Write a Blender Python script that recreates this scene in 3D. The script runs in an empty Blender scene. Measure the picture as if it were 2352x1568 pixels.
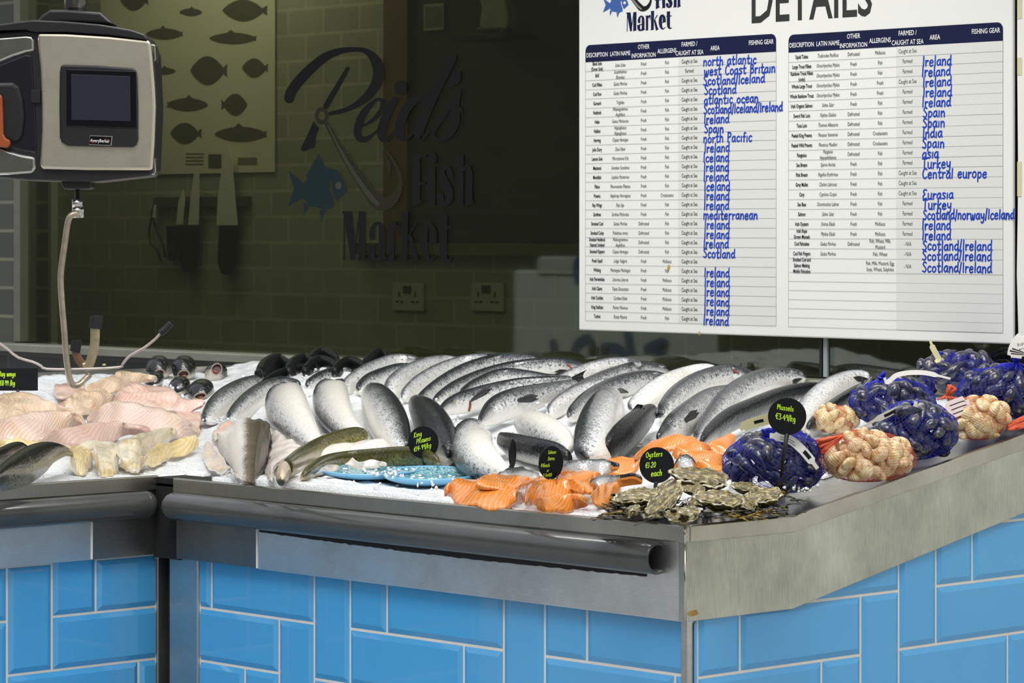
import bpy, math, random
from mathutils import Vector, Matrix, noise
RND = random.Random(11)
SC = bpy.context.scene
COL = SC.collection

# ------------------------------------------------------------------ camera
# world: X runs along the main counter front, Y into the shop, Z up; the front corner of the counter lip is at (0, 0, .938)
FPX, CX, YH = 7228.0, 1176.0, 530.5
CAM = Vector((4.132, -4.363, 1.5))
RT = Vector((0.6872, 0.7265, 0.0)).normalized()
FW = Vector((-RT.y, RT.x, 0.0))
UP = Vector((0, 0, 1))
cam_data = bpy.data.cameras.new('camera')
cam = bpy.data.objects.new('camera', cam_data)
COL.objects.link(cam)
cam.location = CAM
cam.rotation_euler = (math.pi / 2, 0, math.atan2(-FW.x, FW.y))
cam_data.sensor_width = 36.0
cam_data.lens = FPX * 36.0 / 2352.0
cam_data.shift_y = -(784.0 - YH) / 2352.0
cam_data.clip_start = 0.1
cam_data.clip_end = 200
cam_data.dof.use_dof = True
cam_data.dof.focus_distance = 7.1
cam_data.dof.aperture_fstop = 14.0
SC.camera = cam

# ------------------------------------------------------------------ light and exposure
SC.view_settings.view_transform = 'Standard'
SC.view_settings.look = 'None'
SC.view_settings.gamma = 1.0
SC.view_settings.use_curve_mapping = False
SC.view_settings.exposure = 0.0
world = bpy.data.worlds.new('overcast_sky')
SC.world = world
world.use_nodes = True
nt = world.node_tree
nt.nodes.clear()
wo = nt.nodes.new('ShaderNodeOutputWorld')
bg = nt.nodes.new('ShaderNodeBackground')
tc = nt.nodes.new('ShaderNodeTexCoord')
sp = nt.nodes.new('ShaderNodeSeparateXYZ')
rp = nt.nodes.new('ShaderNodeValToRGB')
nt.links.new(tc.outputs['Generated'], sp.inputs[0])
nt.links.new(sp.outputs['Z'], rp.inputs[0])
rp.color_ramp.elements[0].position = 0.0
rp.color_ramp.elements[0].color = (0.33, 0.34, 0.345, 1)
rp.color_ramp.elements[1].position = 0.55
rp.color_ramp.elements[1].color = (0.86, 0.93, 1.0, 1)
nt.links.new(rp.outputs[0], bg.inputs[0])
bg.inputs[1].default_value = 0.95
nt.links.new(bg.outputs[0], wo.inputs[0])


def lamp(name, kind, loc, target, energy, color, size=None, size_y=None, angle=None):
    d = bpy.data.lights.new(name, kind)
    d.energy = energy
    d.color = color
    if kind == 'AREA':
        d.shape = 'RECTANGLE'
        d.size = size
        d.size_y = size_y or size
    if angle is not None:
        d.angle = math.radians(angle)
    o = bpy.data.objects.new(name, d)
    COL.objects.link(o)
    o.location = loc
    o.rotation_euler = (Vector(target) - Vector(loc)).to_track_quat('-Z', 'Y').to_euler()
    return o


lamp('sun', 'SUN', (2.1, -2.9, 7.0), (-0.6, 0.6, 1.0), 1.7, (1.0, 0.96, 0.9), angle=26)
lamp('counter_lamp', 'AREA', (-1.0, 0.55, 3.1), (-1.1, 0.7, 1.0), 30, (1.0, 0.97, 0.9), 2.4, 0.12)
lamp('shop_fill_light', 'AREA', (-4.3, 1.9, 2.65), (-4.4, 2.1, 1.0), 7.5, (1.0, 0.97, 0.86), 1.8, 0.3)  # unseen fill light, added to brighten the shop interior


# ------------------------------------------------------------------ rays from the photograph onto known planes
def ray(px, py):
    return FW + RT * ((px - CX) / FPX) + UP * (-(py - YH) / FPX)


def at_y(px, py, y):
    d = ray(px, py)
    return CAM + d * ((y - CAM.y) / d.y)


def at_x(px, py, x):
    d = ray(px, py)
    return CAM + d * ((x - CAM.x) / d.x)


def at_dep(px, py, dep):
    return CAM + ray(px, py) * dep


def depth(p):
    return (Vector(p) - CAM).dot(FW)


BACK_Y, LEFT_X, ICE_H = 1.40, -3.10, 0.010


def bedz(x, y):
    """height of the display bed: flat near the lip, then rising to the window and to the left"""
    m = 0.928 + 0.174 * max(0.0, min(y, 1.42) - 0.317)
    l = 0.928 + 0.150 * max(0.0, min(-1.69 - x, 1.41) - 0.317)
    return max(m, l)


def hit(px, py, h=0.0):
    d = ray(px, py)
    t, p = 5.2, None
    while t < 11.0:
        p = CAM + d * t
        if p.y > BACK_Y or p.x < LEFT_X - 0.05:
            return p
        if p.z < bedz(p.x, p.y) + h + ICE_H:
            a, b = t - 0.04, t
            for _ in range(12):
                c = (a + b) / 2
                q = CAM + d * c
                if q.z < bedz(q.x, q.y) + h + ICE_H:
                    b = c
                else:
                    a = c
            return CAM + d * b
        t += 0.04
    return p


# ------------------------------------------------------------------ mesh helpers
ORG = {}


class MB:
    def __init__(s):
        s.v, s.f, s.uv, s.mi = [], [], [], []

    def add(s, vs, fs, uvs=None, mi=0):
        b = len(s.v)
        s.v += [Vector(v) for v in vs]
        s.uv += list(uvs) if uvs else [(0.0, 0.0)] * len(vs)
        s.f += [tuple(b + i for i in f) for f in fs]
        s.mi += [mi] * len(fs)
        return s

    def box(s, a, b, mi=0, M=None):
        (x0, y0, z0), (x1, y1, z1) = a, b
        vs = [Vector(p) for p in ((x0, y0, z0), (x1, y0, z0), (x1, y1, z0), (x0, y1, z0), (x0, y0, z1), (x1, y0, z1), (x1, y1, z1), (x0, y1, z1))]
        if M:
            vs = [M(v) for v in vs]
        return s.add(vs, [(3, 2, 1, 0), (4, 5, 6, 7), (0, 1, 5, 4), (1, 2, 6, 5), (2, 3, 7, 6), (3, 0, 4, 7)], mi=mi)

    def prism(s, pts, off, mi=0):
        """polygon (3-D points) pushed along off"""
        n = len(pts)
        off = Vector(off)
        vs = [Vector(p) for p in pts] + [Vector(p) + off for p in pts]
        fs = [tuple(range(n)), tuple(range(2 * n - 1, n - 1, -1))]
        fs += [((i + 1) % n, i, n + i, n + (i + 1) % n) for i in range(n)]
        return s.add(vs, fs, mi=mi)

    def tube(s, pts, rad, n=10, cap=True, mi=0, flat=None):
        """round or flattened tube along points; rad a number or a list"""
        pts = [Vector(p) for p in pts]
        m = len(pts)
        rad = [rad] * m if not hasattr(rad, '__len__') else rad
        vs, uvs, fs = [], [], []
        ref = None
        for i, p in enumerate(pts):
            t = (pts[min(i + 1, m - 1)] - pts[max(i - 1, 0)]).normalized()
            if ref is None:
                ref = Vector((0, 0, 1)) if abs(t.z) < 0.9 else Vector((1, 0, 0))
                if flat is not None:
                    ref = Vector(flat[0])
            a = (ref - t * ref.dot(t)).normalized()
            ref = a
            b = t.cross(a)
            k = flat[1] if flat is not None else 1.0
            for j in range(n):
                w = 2 * math.pi * j / n
                vs.append(p + a * (math.cos(w) * rad[i] * k) + b * (math.sin(w) * rad[i]))
                uvs.append((i / max(1, m - 1), j / n))
        for i in range(m - 1):
            for j in range(n):
                k2 = (j + 1) % n
                fs.append((i * n + j, i * n + k2, (i + 1) * n + k2, (i + 1) * n + j))
        if cap:
            fs.append(tuple(range(n - 1, -1, -1)))
            fs.append(tuple(range((m - 1) * n, m * n)))
        return s.add(vs, fs, uvs, mi)

    def lathe(s, prof, n=40, c=(0, 0, 0), ax=None, mi=0):
        """profile [(r, h)] about an axis frame ax=(u, v, w)"""
        c = Vector(c)
        u, v, w = ax or (Vector((1, 0, 0)), Vector((0, 1, 0)), Vector((0, 0, 1)))
        vs, fs, uvs = [], [], []
        for i, (r, h) in enumerate(prof):
            for j in range(n):
                a = 2 * math.pi * j / n
                vs.append(c + u * (r * math.cos(a)) + v * (r * math.sin(a)) + w * h)
                uvs.append((i / (len(prof) - 1), j / n))
        for i in range(len(prof) - 1):
            for j in range(n):
                k = (j + 1) % n
                fs.append((i * n + j, i * n + k, (i + 1) * n + k, (i + 1) * n + j))
        return s.add(vs, fs, uvs, mi)

    def ball(s, c, r, n=12, m=8, M=None, mi=0):
        vs, fs, uvs = [], [], []
        for i in range(m + 1):
            t = math.pi * i / m
            for j in range(n):
                a = 2 * math.pi * j / n
                q = Vector((math.sin(t) * math.cos(a), math.sin(t) * math.sin(a), math.cos(t)))
                vs.append(Vector(c) + (M(q) if M else q * r))
                uvs.append((j / n, i / m))
        for i in range(m):
            for j in range(n):
                k = (j + 1) % n
                fs.append((i * n + j, (i + 1) * n + j, (i + 1) * n + k, i * n + k))
        return s.add(vs, fs, uvs, mi)

    def mesh(s, name, mats, org, smooth=True):
        me = bpy.data.meshes.new(name)
        me.from_pydata([tuple(v - org) for v in s.v], [], s.f)
        for m in (mats if isinstance(mats, (list, tuple)) else [mats]):
            me.materials.append(m)
        if any(s.mi):
            me.polygons.foreach_set('material_index', s.mi)
        uvl = me.uv_layers.new(name='UVMap')
        li = [0] * len(me.loops)
        me.loops.foreach_get('vertex_index', li)
        flat = []
        for i in li:
            flat += s.uv[i]
        uvl.data.foreach_set('uv', flat)
        me.polygons.foreach_set('use_smooth', [smooth] * len(me.polygons))
        me.update()
        return me

    def build(s, name, mats, parent=None, org=None, smooth=True, sharp=None):
        if parent is not None:
            o0 = ORG[parent.name]
        else:
            if org is None:
                lo = Vector((min(v.x for v in s.v), min(v.y for v in s.v), min(v.z for v in s.v)))
                hi = Vector((max(v.x for v in s.v), max(v.y for v in s.v), 0))
                org = Vector(((lo.x + hi.x) / 2, (lo.y + hi.y) / 2, lo.z))
            o0 = Vector(org)
        me = s.mesh(name, mats, o0, smooth)
        o = bpy.data.objects.new(name, me)
        COL.objects.link(o)
        ORG[o.name] = o0
        if parent is not None:
            o.parent = parent
        else:
            o.location = o0
        if sharp:
            me.set_sharp_from_angle(angle=math.radians(sharp))
        return o


def bev(o, w, seg=2):
    m = o.modifiers.new('bevel', 'BEVEL')
    m.width = w
    m.segments = seg
    m.limit_method = 'ANGLE'
    m.angle_limit = math.radians(40)
    return o


def tag(o, label=None, cat=None, group=None, kind=None):
    for k, v in (('label', label), ('category', cat), ('group', group), ('kind', kind)):
        if v:
            o[k] = v
    return o


def empty(name, loc, label, cat, group=None):
    o = bpy.data.objects.new(name, None)
    COL.objects.link(o)
    o.location = loc
    o.empty_display_size = 0.05
    ORG[o.name] = Vector(loc)
    return tag(o, label, cat, group)


def crom(P, n):
    """Catmull-Rom resample of a list of equal-length tuples / vectors to n samples"""
    P = [tuple(p) for p in P]
    m = len(P)
    if m == 1:
        return [P[0]] * n
    out = []
    for k in range(n):
        x = k * (m - 1) / (n - 1)
        i = min(int(x), m - 2)
        t = x - i
        p0 = P[i - 1] if i > 0 else tuple(2 * a - b for a, b in zip(P[0], P[1]))
        p1, p2 = P[i], P[i + 1]
        p3 = P[i + 2] if i + 2 < m else tuple(2 * a - b for a, b in zip(P[-1], P[-2]))
        out.append(tuple(0.5 * (2 * b + (c - a) * t + (2 * a - 5 * b + 4 * c - d) * t * t + (3 * b - a - 3 * c + d) * t ** 3)
                         for a, b, c, d in zip(p0, p1, p2, p3)))
    return out


# ------------------------------------------------------------------ materials
class NT:
    """small helper around one material's node tree"""

    def __init__(s, name):
        s.m = bpy.data.materials.new(name)
        s.m.use_nodes = True
        s.t = s.m.node_tree
        s.b = s.t.nodes['Principled BSDF']
        s.o = s.t.nodes['Material Output']

    def n(s, typ, **kw):
        nd = s.t.nodes.new(typ)
        for k, v in kw.items():
            if k.startswith('i_'):
                nd.inputs[k[2:].replace('_', ' ')].default_value = v
            else:
                setattr(nd, k, v)
        return nd

    def l(s, a, b):
        s.t.links.new(a, b)

    def obj(s):
        return s.n('ShaderNodeTexCoord').outputs['Object']

    def uv(s):
        sp = s.n('ShaderNodeSeparateXYZ')
        s.l(s.n('ShaderNodeTexCoord').outputs['UV'], sp.inputs[0])
        return sp.outputs['X'], sp.outputs['Y']

    def noise(s, scale, detail=3, rough=.55, vec=None, st=None):
        nd = s.n('ShaderNodeTexNoise')
        nd.inputs['Scale'].default_value = scale
        nd.inputs['Detail'].default_value = detail
        nd.inputs['Roughness'].default_value = rough
        v = vec or s.obj()
        if st:
            mp = s.n('ShaderNodeMapping')
            mp.inputs['Scale'].default_value = st
            s.l(v, mp.inputs[0])
            v = mp.outputs[0]
        s.l(v, nd.inputs['Vector'])
        return nd.outputs['Fac']

    def ramp(s, fac, stops, interp='LINEAR'):
        nd = s.n('ShaderNodeValToRGB')
        cr = nd.color_ramp
        cr.interpolation = interp
        while len(cr.elements) < len(stops):
            cr.elements.new(0.5)
        for e, (p, c) in zip(cr.elements, stops):
            e.position = p
            e.color = (c[0], c[1], c[2], 1) if hasattr(c, '__len__') else (c, c, c, 1)
        s.l(fac, nd.inputs[0])
        return nd.outputs[0]

    def math(s, op, a, b=None):
        nd = s.n('ShaderNodeMath', operation=op)
        for i, x in enumerate((a, b)):
            if x is None:
                continue
            if isinstance(x, (int, float)):
                nd.inputs[i].default_value = x
            else:
                s.l(x, nd.inputs[i])
        return nd.outputs[0]

    def mix(s, fac, a, b, blend='MIX'):
        nd = s.n('ShaderNodeMix', data_type='RGBA', blend_type=blend)
        for sock, x in ((nd.inputs[0], fac), (nd.inputs[6], a), (nd.inputs[7], b)):
            if isinstance(x, (int, float)):
                sock.default_value = x
            elif hasattr(x, '__len__'):
                sock.default_value = (x[0], x[1], x[2], 1)
            else:
                s.l(x, sock)
        return nd.outputs[2]

    def bump(s, h, strength=.3, dist=.002):
        nd = s.n('ShaderNodeBump')
        nd.inputs['Strength'].default_value = strength
        nd.inputs['Distance'].default_value = dist
        s.l(h, nd.inputs['Height'])
        s.l(nd.outputs[0], s.b.inputs['Normal'])
        return nd

    def base(s, c):
        if hasattr(c, '__len__'):
            s.b.inputs['Base Color'].default_value = (c[0], c[1], c[2], 1)
        else:
            s.l(c, s.b.inputs['Base Color'])
        return s

    def set(s, **kw):
        for k, v in kw.items():
            k = {'rough': 'Roughness', 'metal': 'Metallic', 'coat': 'Coat Weight', 'coatr': 'Coat Roughness', 'sss': 'Subsurface Weight', 'spec': 'Specular IOR Level', 'sheen': 'Sheen Weight', 'aniso': 'Anisotropic'}[k]
            s.b.inputs[k].default_value = v
        return s


def plain(name, c, rough=.5, metal=0.0, coat=0.0, var=0.0, vs=12.0, bump=0.0, bs=60.0, spec=.5):
    t = NT(name)
    if var:
        f = t.noise(vs, 4)
        t.base(t.mix(f, [x * (1 - var) for x in c], [min(1, x * (1 + var)) for x in c]))
    else:
        t.base(c)
    t.set(rough=rough, metal=metal, coat=coat, spec=spec)
    if bump:
        t.bump(t.noise(bs, 3), bump)
    return t.m


def steel(name, c, rough=.32, st=(1, 1, 14), stain=.35, sc=5.0, metal=1.0):
    t = NT(name)
    a = t.noise(sc * 9, 3, .6, st=st)
    b = t.noise(sc, 4, .65)
    f = t.math('MULTIPLY', a, .35)
    f = t.math('ADD', f, t.math('MULTIPLY', b, .75))
    t.base(t.ramp(f, [(.25, [x * (1 - stain) for x in c]), (.75, [min(1, x * (1 + stain * .6)) for x in c])]))
    t.set(metal=metal)
    t.l(t.ramp(f, [(.3, rough * 1.4), (.8, rough * .8)]), t.b.inputs['Roughness'])
    # dried droplets and scratches
    t.bump(a, .06, .001)
    return t.m


M_STEEL = steel('counter_steel', (.72, .72, .70), .36)
M_STEEL_LIP = steel('lip_steel', (.52, .50, .44), .30, st=(14, 14, 1))
M_STEEL_TRAY = steel('tray_steel', (.40, .39, .36), .22)
M_STEEL_POST = steel('post_steel', (.55, .55, .53), .36)
M_TRIM = steel('frame_aluminium', (.30, .30, .24), .45)
M_SCALE_ST = steel('scale_steel', (.74, .67, .53), .33, st=(1, 1, 10), sc=7)
M_CHROME = plain('chrome', (.62, .6, .55), .2, 1.0, var=.2, vs=40)
M_BRASSY = plain('worn_steel_arm', (.55, .47, .30), .38, .9, var=.4, vs=60)
M_RUSTY = plain('hook_steel', (.50, .42, .33), .35, .85, var=.45, vs=45, bump=.25, bs=150)
M_BLACK = plain('black_plastic', (.010, .010, .011), .42, bump=.08, bs=500)
M_BLACK_G = plain('black_gloss', (.006, .006, .008), .12)
M_RUBBER = plain('black_rubber', (.012, .012, .012), .55, bump=.3, bs=120)
M_BUMPER = plain('bumper_plastic', (.065, .068, .064), .24, coat=.3, var=.12, vs=20)
M_GAP_SHADE = plain('gap_shade_black', (.006, .006, .006), .8)  # black that paints in the shade of gaps and hollows
M_NEON = plain('green_chalk', (.50, .78, .03), .8)
M_TAG = plain('chalkboard', (.006, .007, .008), .6, bump=.05, bs=300, spec=.2)
M_WHITE = plain('white_board', (.80, .80, .77), .45, var=.02, vs=3)
M_NAVY = plain('navy_print', (.008, .012, .050), .6, spec=.15)
M_INK = plain('black_print', (.012, .012, .014), .6, spec=.15)
M_GREYLINE = plain('grey_rule', (.32, .33, .35), .6)
M_SHADECOL = plain('grey_column_tint', (.70, .70, .67), .5)
M_PEN = plain('blue_marker', (.010, .050, .44), .5, var=.4, vs=30, spec=.2)
M_WTEXT = plain('white_print', (.82, .82, .82), .5)
M_LBLUE = plain('logo_blue', (.045, .11, .36), .5)
M_LGREY = plain('logo_grey', (.22, .22, .19), .5)
M_VINYL = plain('black_vinyl', (.008, .008, .008), .7, spec=.12)
M_VBLUE = plain('teal_vinyl', (.011, .022, .025), .7, spec=.12)
M_VGREY = plain('olive_vinyl', (.020, .020, .012), .7, spec=.12)
M_ORANGE = plain('orange_plastic', (.36, .075, .02), .4)
M_LABEL = plain('white_label', (.82, .80, .74), .5)
M_LABELY = plain('cream_label', (.80, .74, .42), .5)
M_BLUENET = plain('blue_net', (.010, .018, .46), .4)
M_REDNET = plain('red_net', (.62, .085, .025), .4)


def tile_mat():
    t = NT('blue_glazed_tile')
    f = t.noise(3.0, 2)
    t.base(t.mix(f, (.060, .335, .68), (.090, .40, .74)))
    t.set(rough=.10, coat=.5, spec=.5)
    t.bump(t.noise(9, 2), .05, .004)
    return t.m


M_TILE = tile_mat()
M_GROUT = plain('white_grout', (.72, .70, .66), .8, var=.12, vs=40)


def brick_mat(name, c1, c2, mortar, w, h, off=.5, rough=.4, msize=.006, rot=True):
    t = NT(name)
    mp = t.n('ShaderNodeMapping')
    if rot:
        mp.inputs['Rotation'].default_value = (math.pi / 2, 0, 0)
    t.l(t.obj(), mp.inputs[0])
    b = t.n('ShaderNodeTexBrick')
    t.l(mp.outputs[0], b.inputs['Vector'])
    b.offset = off
    for k, v in (('Scale', 1.0), ('Brick Width', w), ('Row Height', h), ('Mortar Size', msize), ('Mortar Smooth', .3), ('Bias', 0.0)):
        b.inputs[k].default_value = v
    b.inputs['Color1'].default_value = (*c1, 1)
    b.inputs['Color2'].default_value = (*c2, 1)
    b.inputs['Mortar'].default_value = (*mortar, 1)
    f = t.noise(8, 4)
    t.base(t.mix(t.math('MULTIPLY', f, .35), b.outputs['Color'], (.05, .05, .04)))
    t.set(rough=rough)
    t.bump(b.outputs['Fac'], -.4, .004)
    return t.m


def glass_mat():
    t = NT('shop_glass')
    tr = t.n('ShaderNodeBsdfTransparent')
    tr.inputs[0].default_value = (.64, .655, .555, 1)
    gl = t.n('ShaderNodeBsdfGlossy')
    gl.inputs['Roughness'].default_value = 0.02
    gl.inputs['Color'].default_value = (.95, 1.0, .93, 1)
    # mirror share by angle, the same from both faces of the pane
    lw = t.n('ShaderNodeLayerWeight')
    lw.inputs['Blend'].default_value = .5
    fr = t.n('ShaderNodeMath', operation='MULTIPLY_ADD')
    fr.inputs[1].default_value = .85
    fr.inputs[2].default_value = .085
    t.l(t.math('POWER', lw.outputs['Facing'], 5.0), fr.inputs[0])
    mx = t.n('ShaderNodeMixShader')
    t.l(fr.outputs[0], mx.inputs[0])
    t.l(tr.outputs[0], mx.inputs[1])
    t.l(gl.outputs[0], mx.inputs[2])
    t.l(mx.outputs[0], t.o.inputs['Surface'])
    return t.m


M_GLASS = glass_mat()


def skin(name, dark, mid, light, belly, stops=(.20, .36, .52, .72), spots=.8, metal=.25, wob=.22, headed=True, streak=1.0, fleck_to=.62, coat=.3, rough=.24, axis='v', spec=.5):
    """fish skin: the UV v runs from the back (0) to the belly (1), u from nose to tail"""
    t = NT(name)
    u, v = t.uv()
    if axis == 'u':
        u, v = v, u
    ob = t.obj()
    n1 = t.noise(22, 4, .7, ob)
    n2 = t.noise(300, 2, .8, ob)
    w = t.math('MULTIPLY', t.math('SUBTRACT', n1, .5), wob)
    w2 = t.math('MULTIPLY', t.math('SUBTRACT', n2, .5), wob * 2.2 * streak)
    vv = t.math('ADD', t.math('ADD', v, w), w2)
    col = t.ramp(vv, [(stops[0], dark), (stops[1], mid), (stops[2], light), (stops[3], belly)])
    # dark flecks on the upper flank
    fl = t.ramp(t.noise(150, 2, .5, ob), [(.58, 0.0), (.62, 1.0)])
    up = t.ramp(v, [(fleck_to - .2, 1.0), (fleck_to, 0.0)])
    col = t.mix(t.math('MULTIPLY', t.math('MULTIPLY', fl, up), spots), col, [x * .6 for x in dark])
    if headed:
        hd = t.ramp(u, [(.17, 1.0), (.20, 0.0)])
        hv = t.ramp(t.math('ADD', v, t.math('MULTIPLY', w, .6)), [(.30, [x * .9 for x in dark]), (.46, [.5 * a + .5 * b for a, b in zip(mid, light)]), (.62, belly)])
        col = t.mix(hd, col, hv)
    t.base(col)
    t.set(rough=rough, metal=metal, coat=coat, coatr=.08, spec=spec)
    vo = t.n('ShaderNodeTexVoronoi')
    vo.inputs['Scale'].default_value = 170
    t.l(ob, vo.inputs['Vector'])
    h = t.math('ADD', vo.outputs['Distance'], t.math('MULTIPLY', n1, 2.0))
    t.bump(h, .30, .003)
    return t.m


M_SALMON = skin('salmon_skin', (.018, .022, .026), (.22, .23, .235), (.70, .70, .70), (.86, .82, .75), stops=(.20, .32, .43, .66), metal=.08)
M_SALMON_P = skin('pale_salmon_skin', (.09, .095, .105), (.46, .47, .49), (.78, .78, .78), (.88, .85, .78), stops=(.10, .22, .34, .60), spots=.6, metal=.06)
M_COLEY = skin('dark_coley_skin', (.008, .009, .009), (.016, .017, .016), (.035, .035, .03), (.26, .24, .18), stops=(.35, .55, .75, .94), spots=.4, metal=.0, coat=.10, rough=.30, spec=.16)
M_SALMON_D = skin('dark_salmon_skin', (.012, .014, .016), (.045, .047, .05), (.38, .38, .37), (.74, .70, .63), stops=(.30, .46, .60, .76), spots=.8, metal=.0, coat=.15, spec=.3)
M_TROUT = skin('trout_skin', (.014, .016, .012), (.06, .06, .04), (.30, .28, .20), (.46, .40, .30), stops=(.25, .42, .60, .9), spots=1.0, metal=.05, wob=.4, fleck_to=1.0)
M_HADDOCK = skin('haddock_skin', (.66, .62, .56), (.76, .73, .68), (.14, .11, .07), (.055, .043, .024), stops=(.10, .40, .47, .60), spots=0, metal=.0, wob=.12, headed=False, axis='u', coat=.1, rough=.4, spec=.3)
M_LING = skin('ling_skin', (.055, .052, .012), (.17, .15, .035), (.36, .32, .10), (.72, .58, .45), stops=(.25, .45, .60, .70), spots=.8, metal=.0, wob=.35, fleck_to=.8, headed=False)
M_FIN = plain('dark_fin', (.03, .03, .032), .3, coat=.3, var=.6, vs=60, bump=.4, bs=200)
M_FIN_P = plain('pale_fin', (.45, .38, .28), .3, coat=.3, var=.4, vs=60, bump=.4, bs=200)
M_GILL = plain('gill_red', (.22, .035, .018), .3, coat=.3, var=.5, vs=80)
M_EYE = plain('fish_eye', (.006, .006, .007), .08)
M_EYERING = plain('fish_eye_ring', (.45, .36, .12), .25, .3)
M_MOUTH = plain('mouth_flesh', (.30, .10, .07), .3, coat=.3, var=.5, vs=60)
M_MOUTHD = plain('mouth_inside', (.07, .02, .015), .4)
M_LIP = plain('pale_lip', (.34, .25, .19), .3, coat=.3, var=.3, vs=60)


def flesh(name, a, b, line, scale=26.0, lw=.14, sss=.12, rough=.22, warp=.45, bump=.35, blot=None, lmix=.45):
    """fish flesh with pale muscle lines across it; u along the piece, v across"""
    t = NT(name)
    u, v = t.uv()
    ob = t.obj()
    n1 = t.noise(7, 2, .5, ob)
    arch = t.math('MULTIPLY', t.math('ABSOLUTE', t.math('SUBTRACT', v, .5)), 1.6)
    ph = t.math('ADD', t.math('ADD', t.math('MULTIPLY', u, 1.0), t.math('MULTIPLY', arch, .16)), t.math('MULTIPLY', n1, warp))
    s = t.math('SINE', t.math('MULTIPLY', ph, scale * 2 * math.pi))
    s01 = t.math('ADD', t.math('MULTIPLY', s, .5), .5)
    ln = t.ramp(s01, [(1 - lw * 2.2, 0.0), (1.0 - lw * .3, 1.0)])
    base = t.mix(t.ramp(t.noise(14, 3, .6, ob), [(.35, 0.0), (.65, 1.0)]), a, b)
    if blot:
        base = t.mix(t.ramp(t.noise(9, 2, .5, ob), [(.56, 0.0), (.68, .75)]), base, blot)
    t.base(t.mix(t.math('MULTIPLY', ln, lmix), base, line))
    t.set(rough=rough, coat=.45, coatr=.06, sss=sss)
    t.b.inputs['Subsurface Radius'].default_value = (.012, .006, .004)
    t.bump(t.math('ADD', t.math('MULTIPLY', s01, .5), t.math('ADD', t.noise(45, 3, .6, ob), t.math('MULTIPLY', t.noise(190, 2, .6, ob), .5))), bump, .003)
    return t.m


M_RAY = flesh('ray_flesh', (.78, .54, .45), (.82, .62, .52), (.90, .76, .68), 26, .30, warp=.25, bump=.45, blot=(.74, .50, .30))
M_RAY2 = flesh('ray_flesh_pink', (.76, .44, .36), (.80, .58, .48), (.88, .70, .62), 22, .30, warp=.3, bump=.4)
M_RAY3 = flesh('ray_flesh_tan', (.66, .44, .28), (.78, .58, .42), (.84, .68, .54), 16, .3, warp=.5, bump=.3)
M_COD = flesh('cod_flesh', (.76, .66, .46), (.84, .76, .60), (.90, .86, .76), 7, .18, warp=.8, bump=.3, blot=(.58, .38, .10), lmix=.3)
M_CODY = flesh('cod_flesh_yellow', (.72, .52, .20), (.80, .66, .38), (.88, .80, .60), 10, .2, warp=.6, bump=.5, lmix=.4)
M_WHITEF = flesh('white_flesh', (.82, .72, .66), (.86, .79, .74), (.80, .62, .56), 7, .15, warp=.7, bump=.25)
M_ORF = flesh('salmon_flesh', (.68, .185, .016), (.76, .25, .030), (.90, .52, .20), 19, .11, warp=.30, bump=.22, lmix=.42)
M_SKINS = skin('fillet_skin', (.02, .022, .025), (.12, .125, .13), (.50, .51, .52), (.62, .60, .57), stops=(.3, .5, .66, .9), spots=.5, headed=False)


def ice_mat():
    t = NT('crushed_ice')
    ob = t.obj()
    t.base(t.mix(t.noise(30, 4, .7, ob), (.76, .79, .82), (.92, .94, .95)))
    t.set(rough=.28, sss=.25, coat=.2)
    t.b.inputs['Subsurface Radius'].default_value = (.02, .022, .025)
    vo = t.n('ShaderNodeTexVoronoi')
    vo.inputs['Scale'].default_value = 210
    t.l(ob, vo.inputs['Vector'])
    t.bump(t.math('ADD', vo.outputs['Distance'], t.noise(120, 3, .7, ob)), .5, .004)
    return t.m


M_ICE = ice_mat()


def shell_mat(name, stops, scale, rough=.4, coat=.2, rings=0, bump=.5, sq=None):
    t = NT(name)
    ob = t.obj()
    oi = t.n('ShaderNodeObjectInfo')
    va = t.n('ShaderNodeVectorMath', operation='ADD')
    t.l(ob, va.inputs[0])
    t.l(oi.outputs['Location'], va.inputs[1])
    f = t.noise(scale, 4, .65, va.outputs[0], st=sq)
    if rings:
        u, v = t.uv()
        s = t.math('SINE', t.math('MULTIPLY', v, rings * 6.283))
        f = t.math('ADD', f, t.math('MULTIPLY', s, .030))
        t.bump(t.math('ADD', s, f), bump, .001)
    else:
        t.bump(f, bump, .003)
    t.base(t.ramp(f, stops))
    t.set(rough=rough, coat=coat)
    return t.m


M_MUSSEL = shell_mat('mussel_shell', [(.30, (.004, .005, .016)), (.48, (.010, .014, .046)), (.57, (.035, .040, .080)), (.64, (.15, .10, .045)), (.78, (.42, .42, .45))], 4.5, .22, .5)
M_CLAM = shell_mat('clam_shell', [(.25, (.42, .22, .08)), (.42, (.66, .44, .20)), (.56, (.80, .64, .40)), (.8, (.86, .76, .58))], 3.0, .4, .25, rings=9, bump=.35)
M_OYSTER = shell_mat('oyster_shell', [(.34, (.016, .012, .003)), (.45, (.085, .062, .013)), (.54, (.23, .175, .045)), (.63, (.46, .38, .16)), (.76, (.80, .73, .52))], 7.0, .34, .35, bump=1.0, sq=(1, 2.2, 3))
M_OYSTER_E = shell_mat('oyster_frill', [(.36, (.10, .075, .02)), (.47, (.42, .35, .17)), (.57, (.82, .77, .62))], 5, .4, .2, bump=.8)
M_WEED = shell_mat('seaweed_frond', [(.35, (.012, .013, .004)), (.55, (.045, .04, .006)), (.68, (.30, .19, .01))], 14, .3, .4, bump=.4)
M_WEEDY = plain('yellow_seaweed', (.42, .27, .015), .35, coat=.3, var=.4, vs=40)


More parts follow.
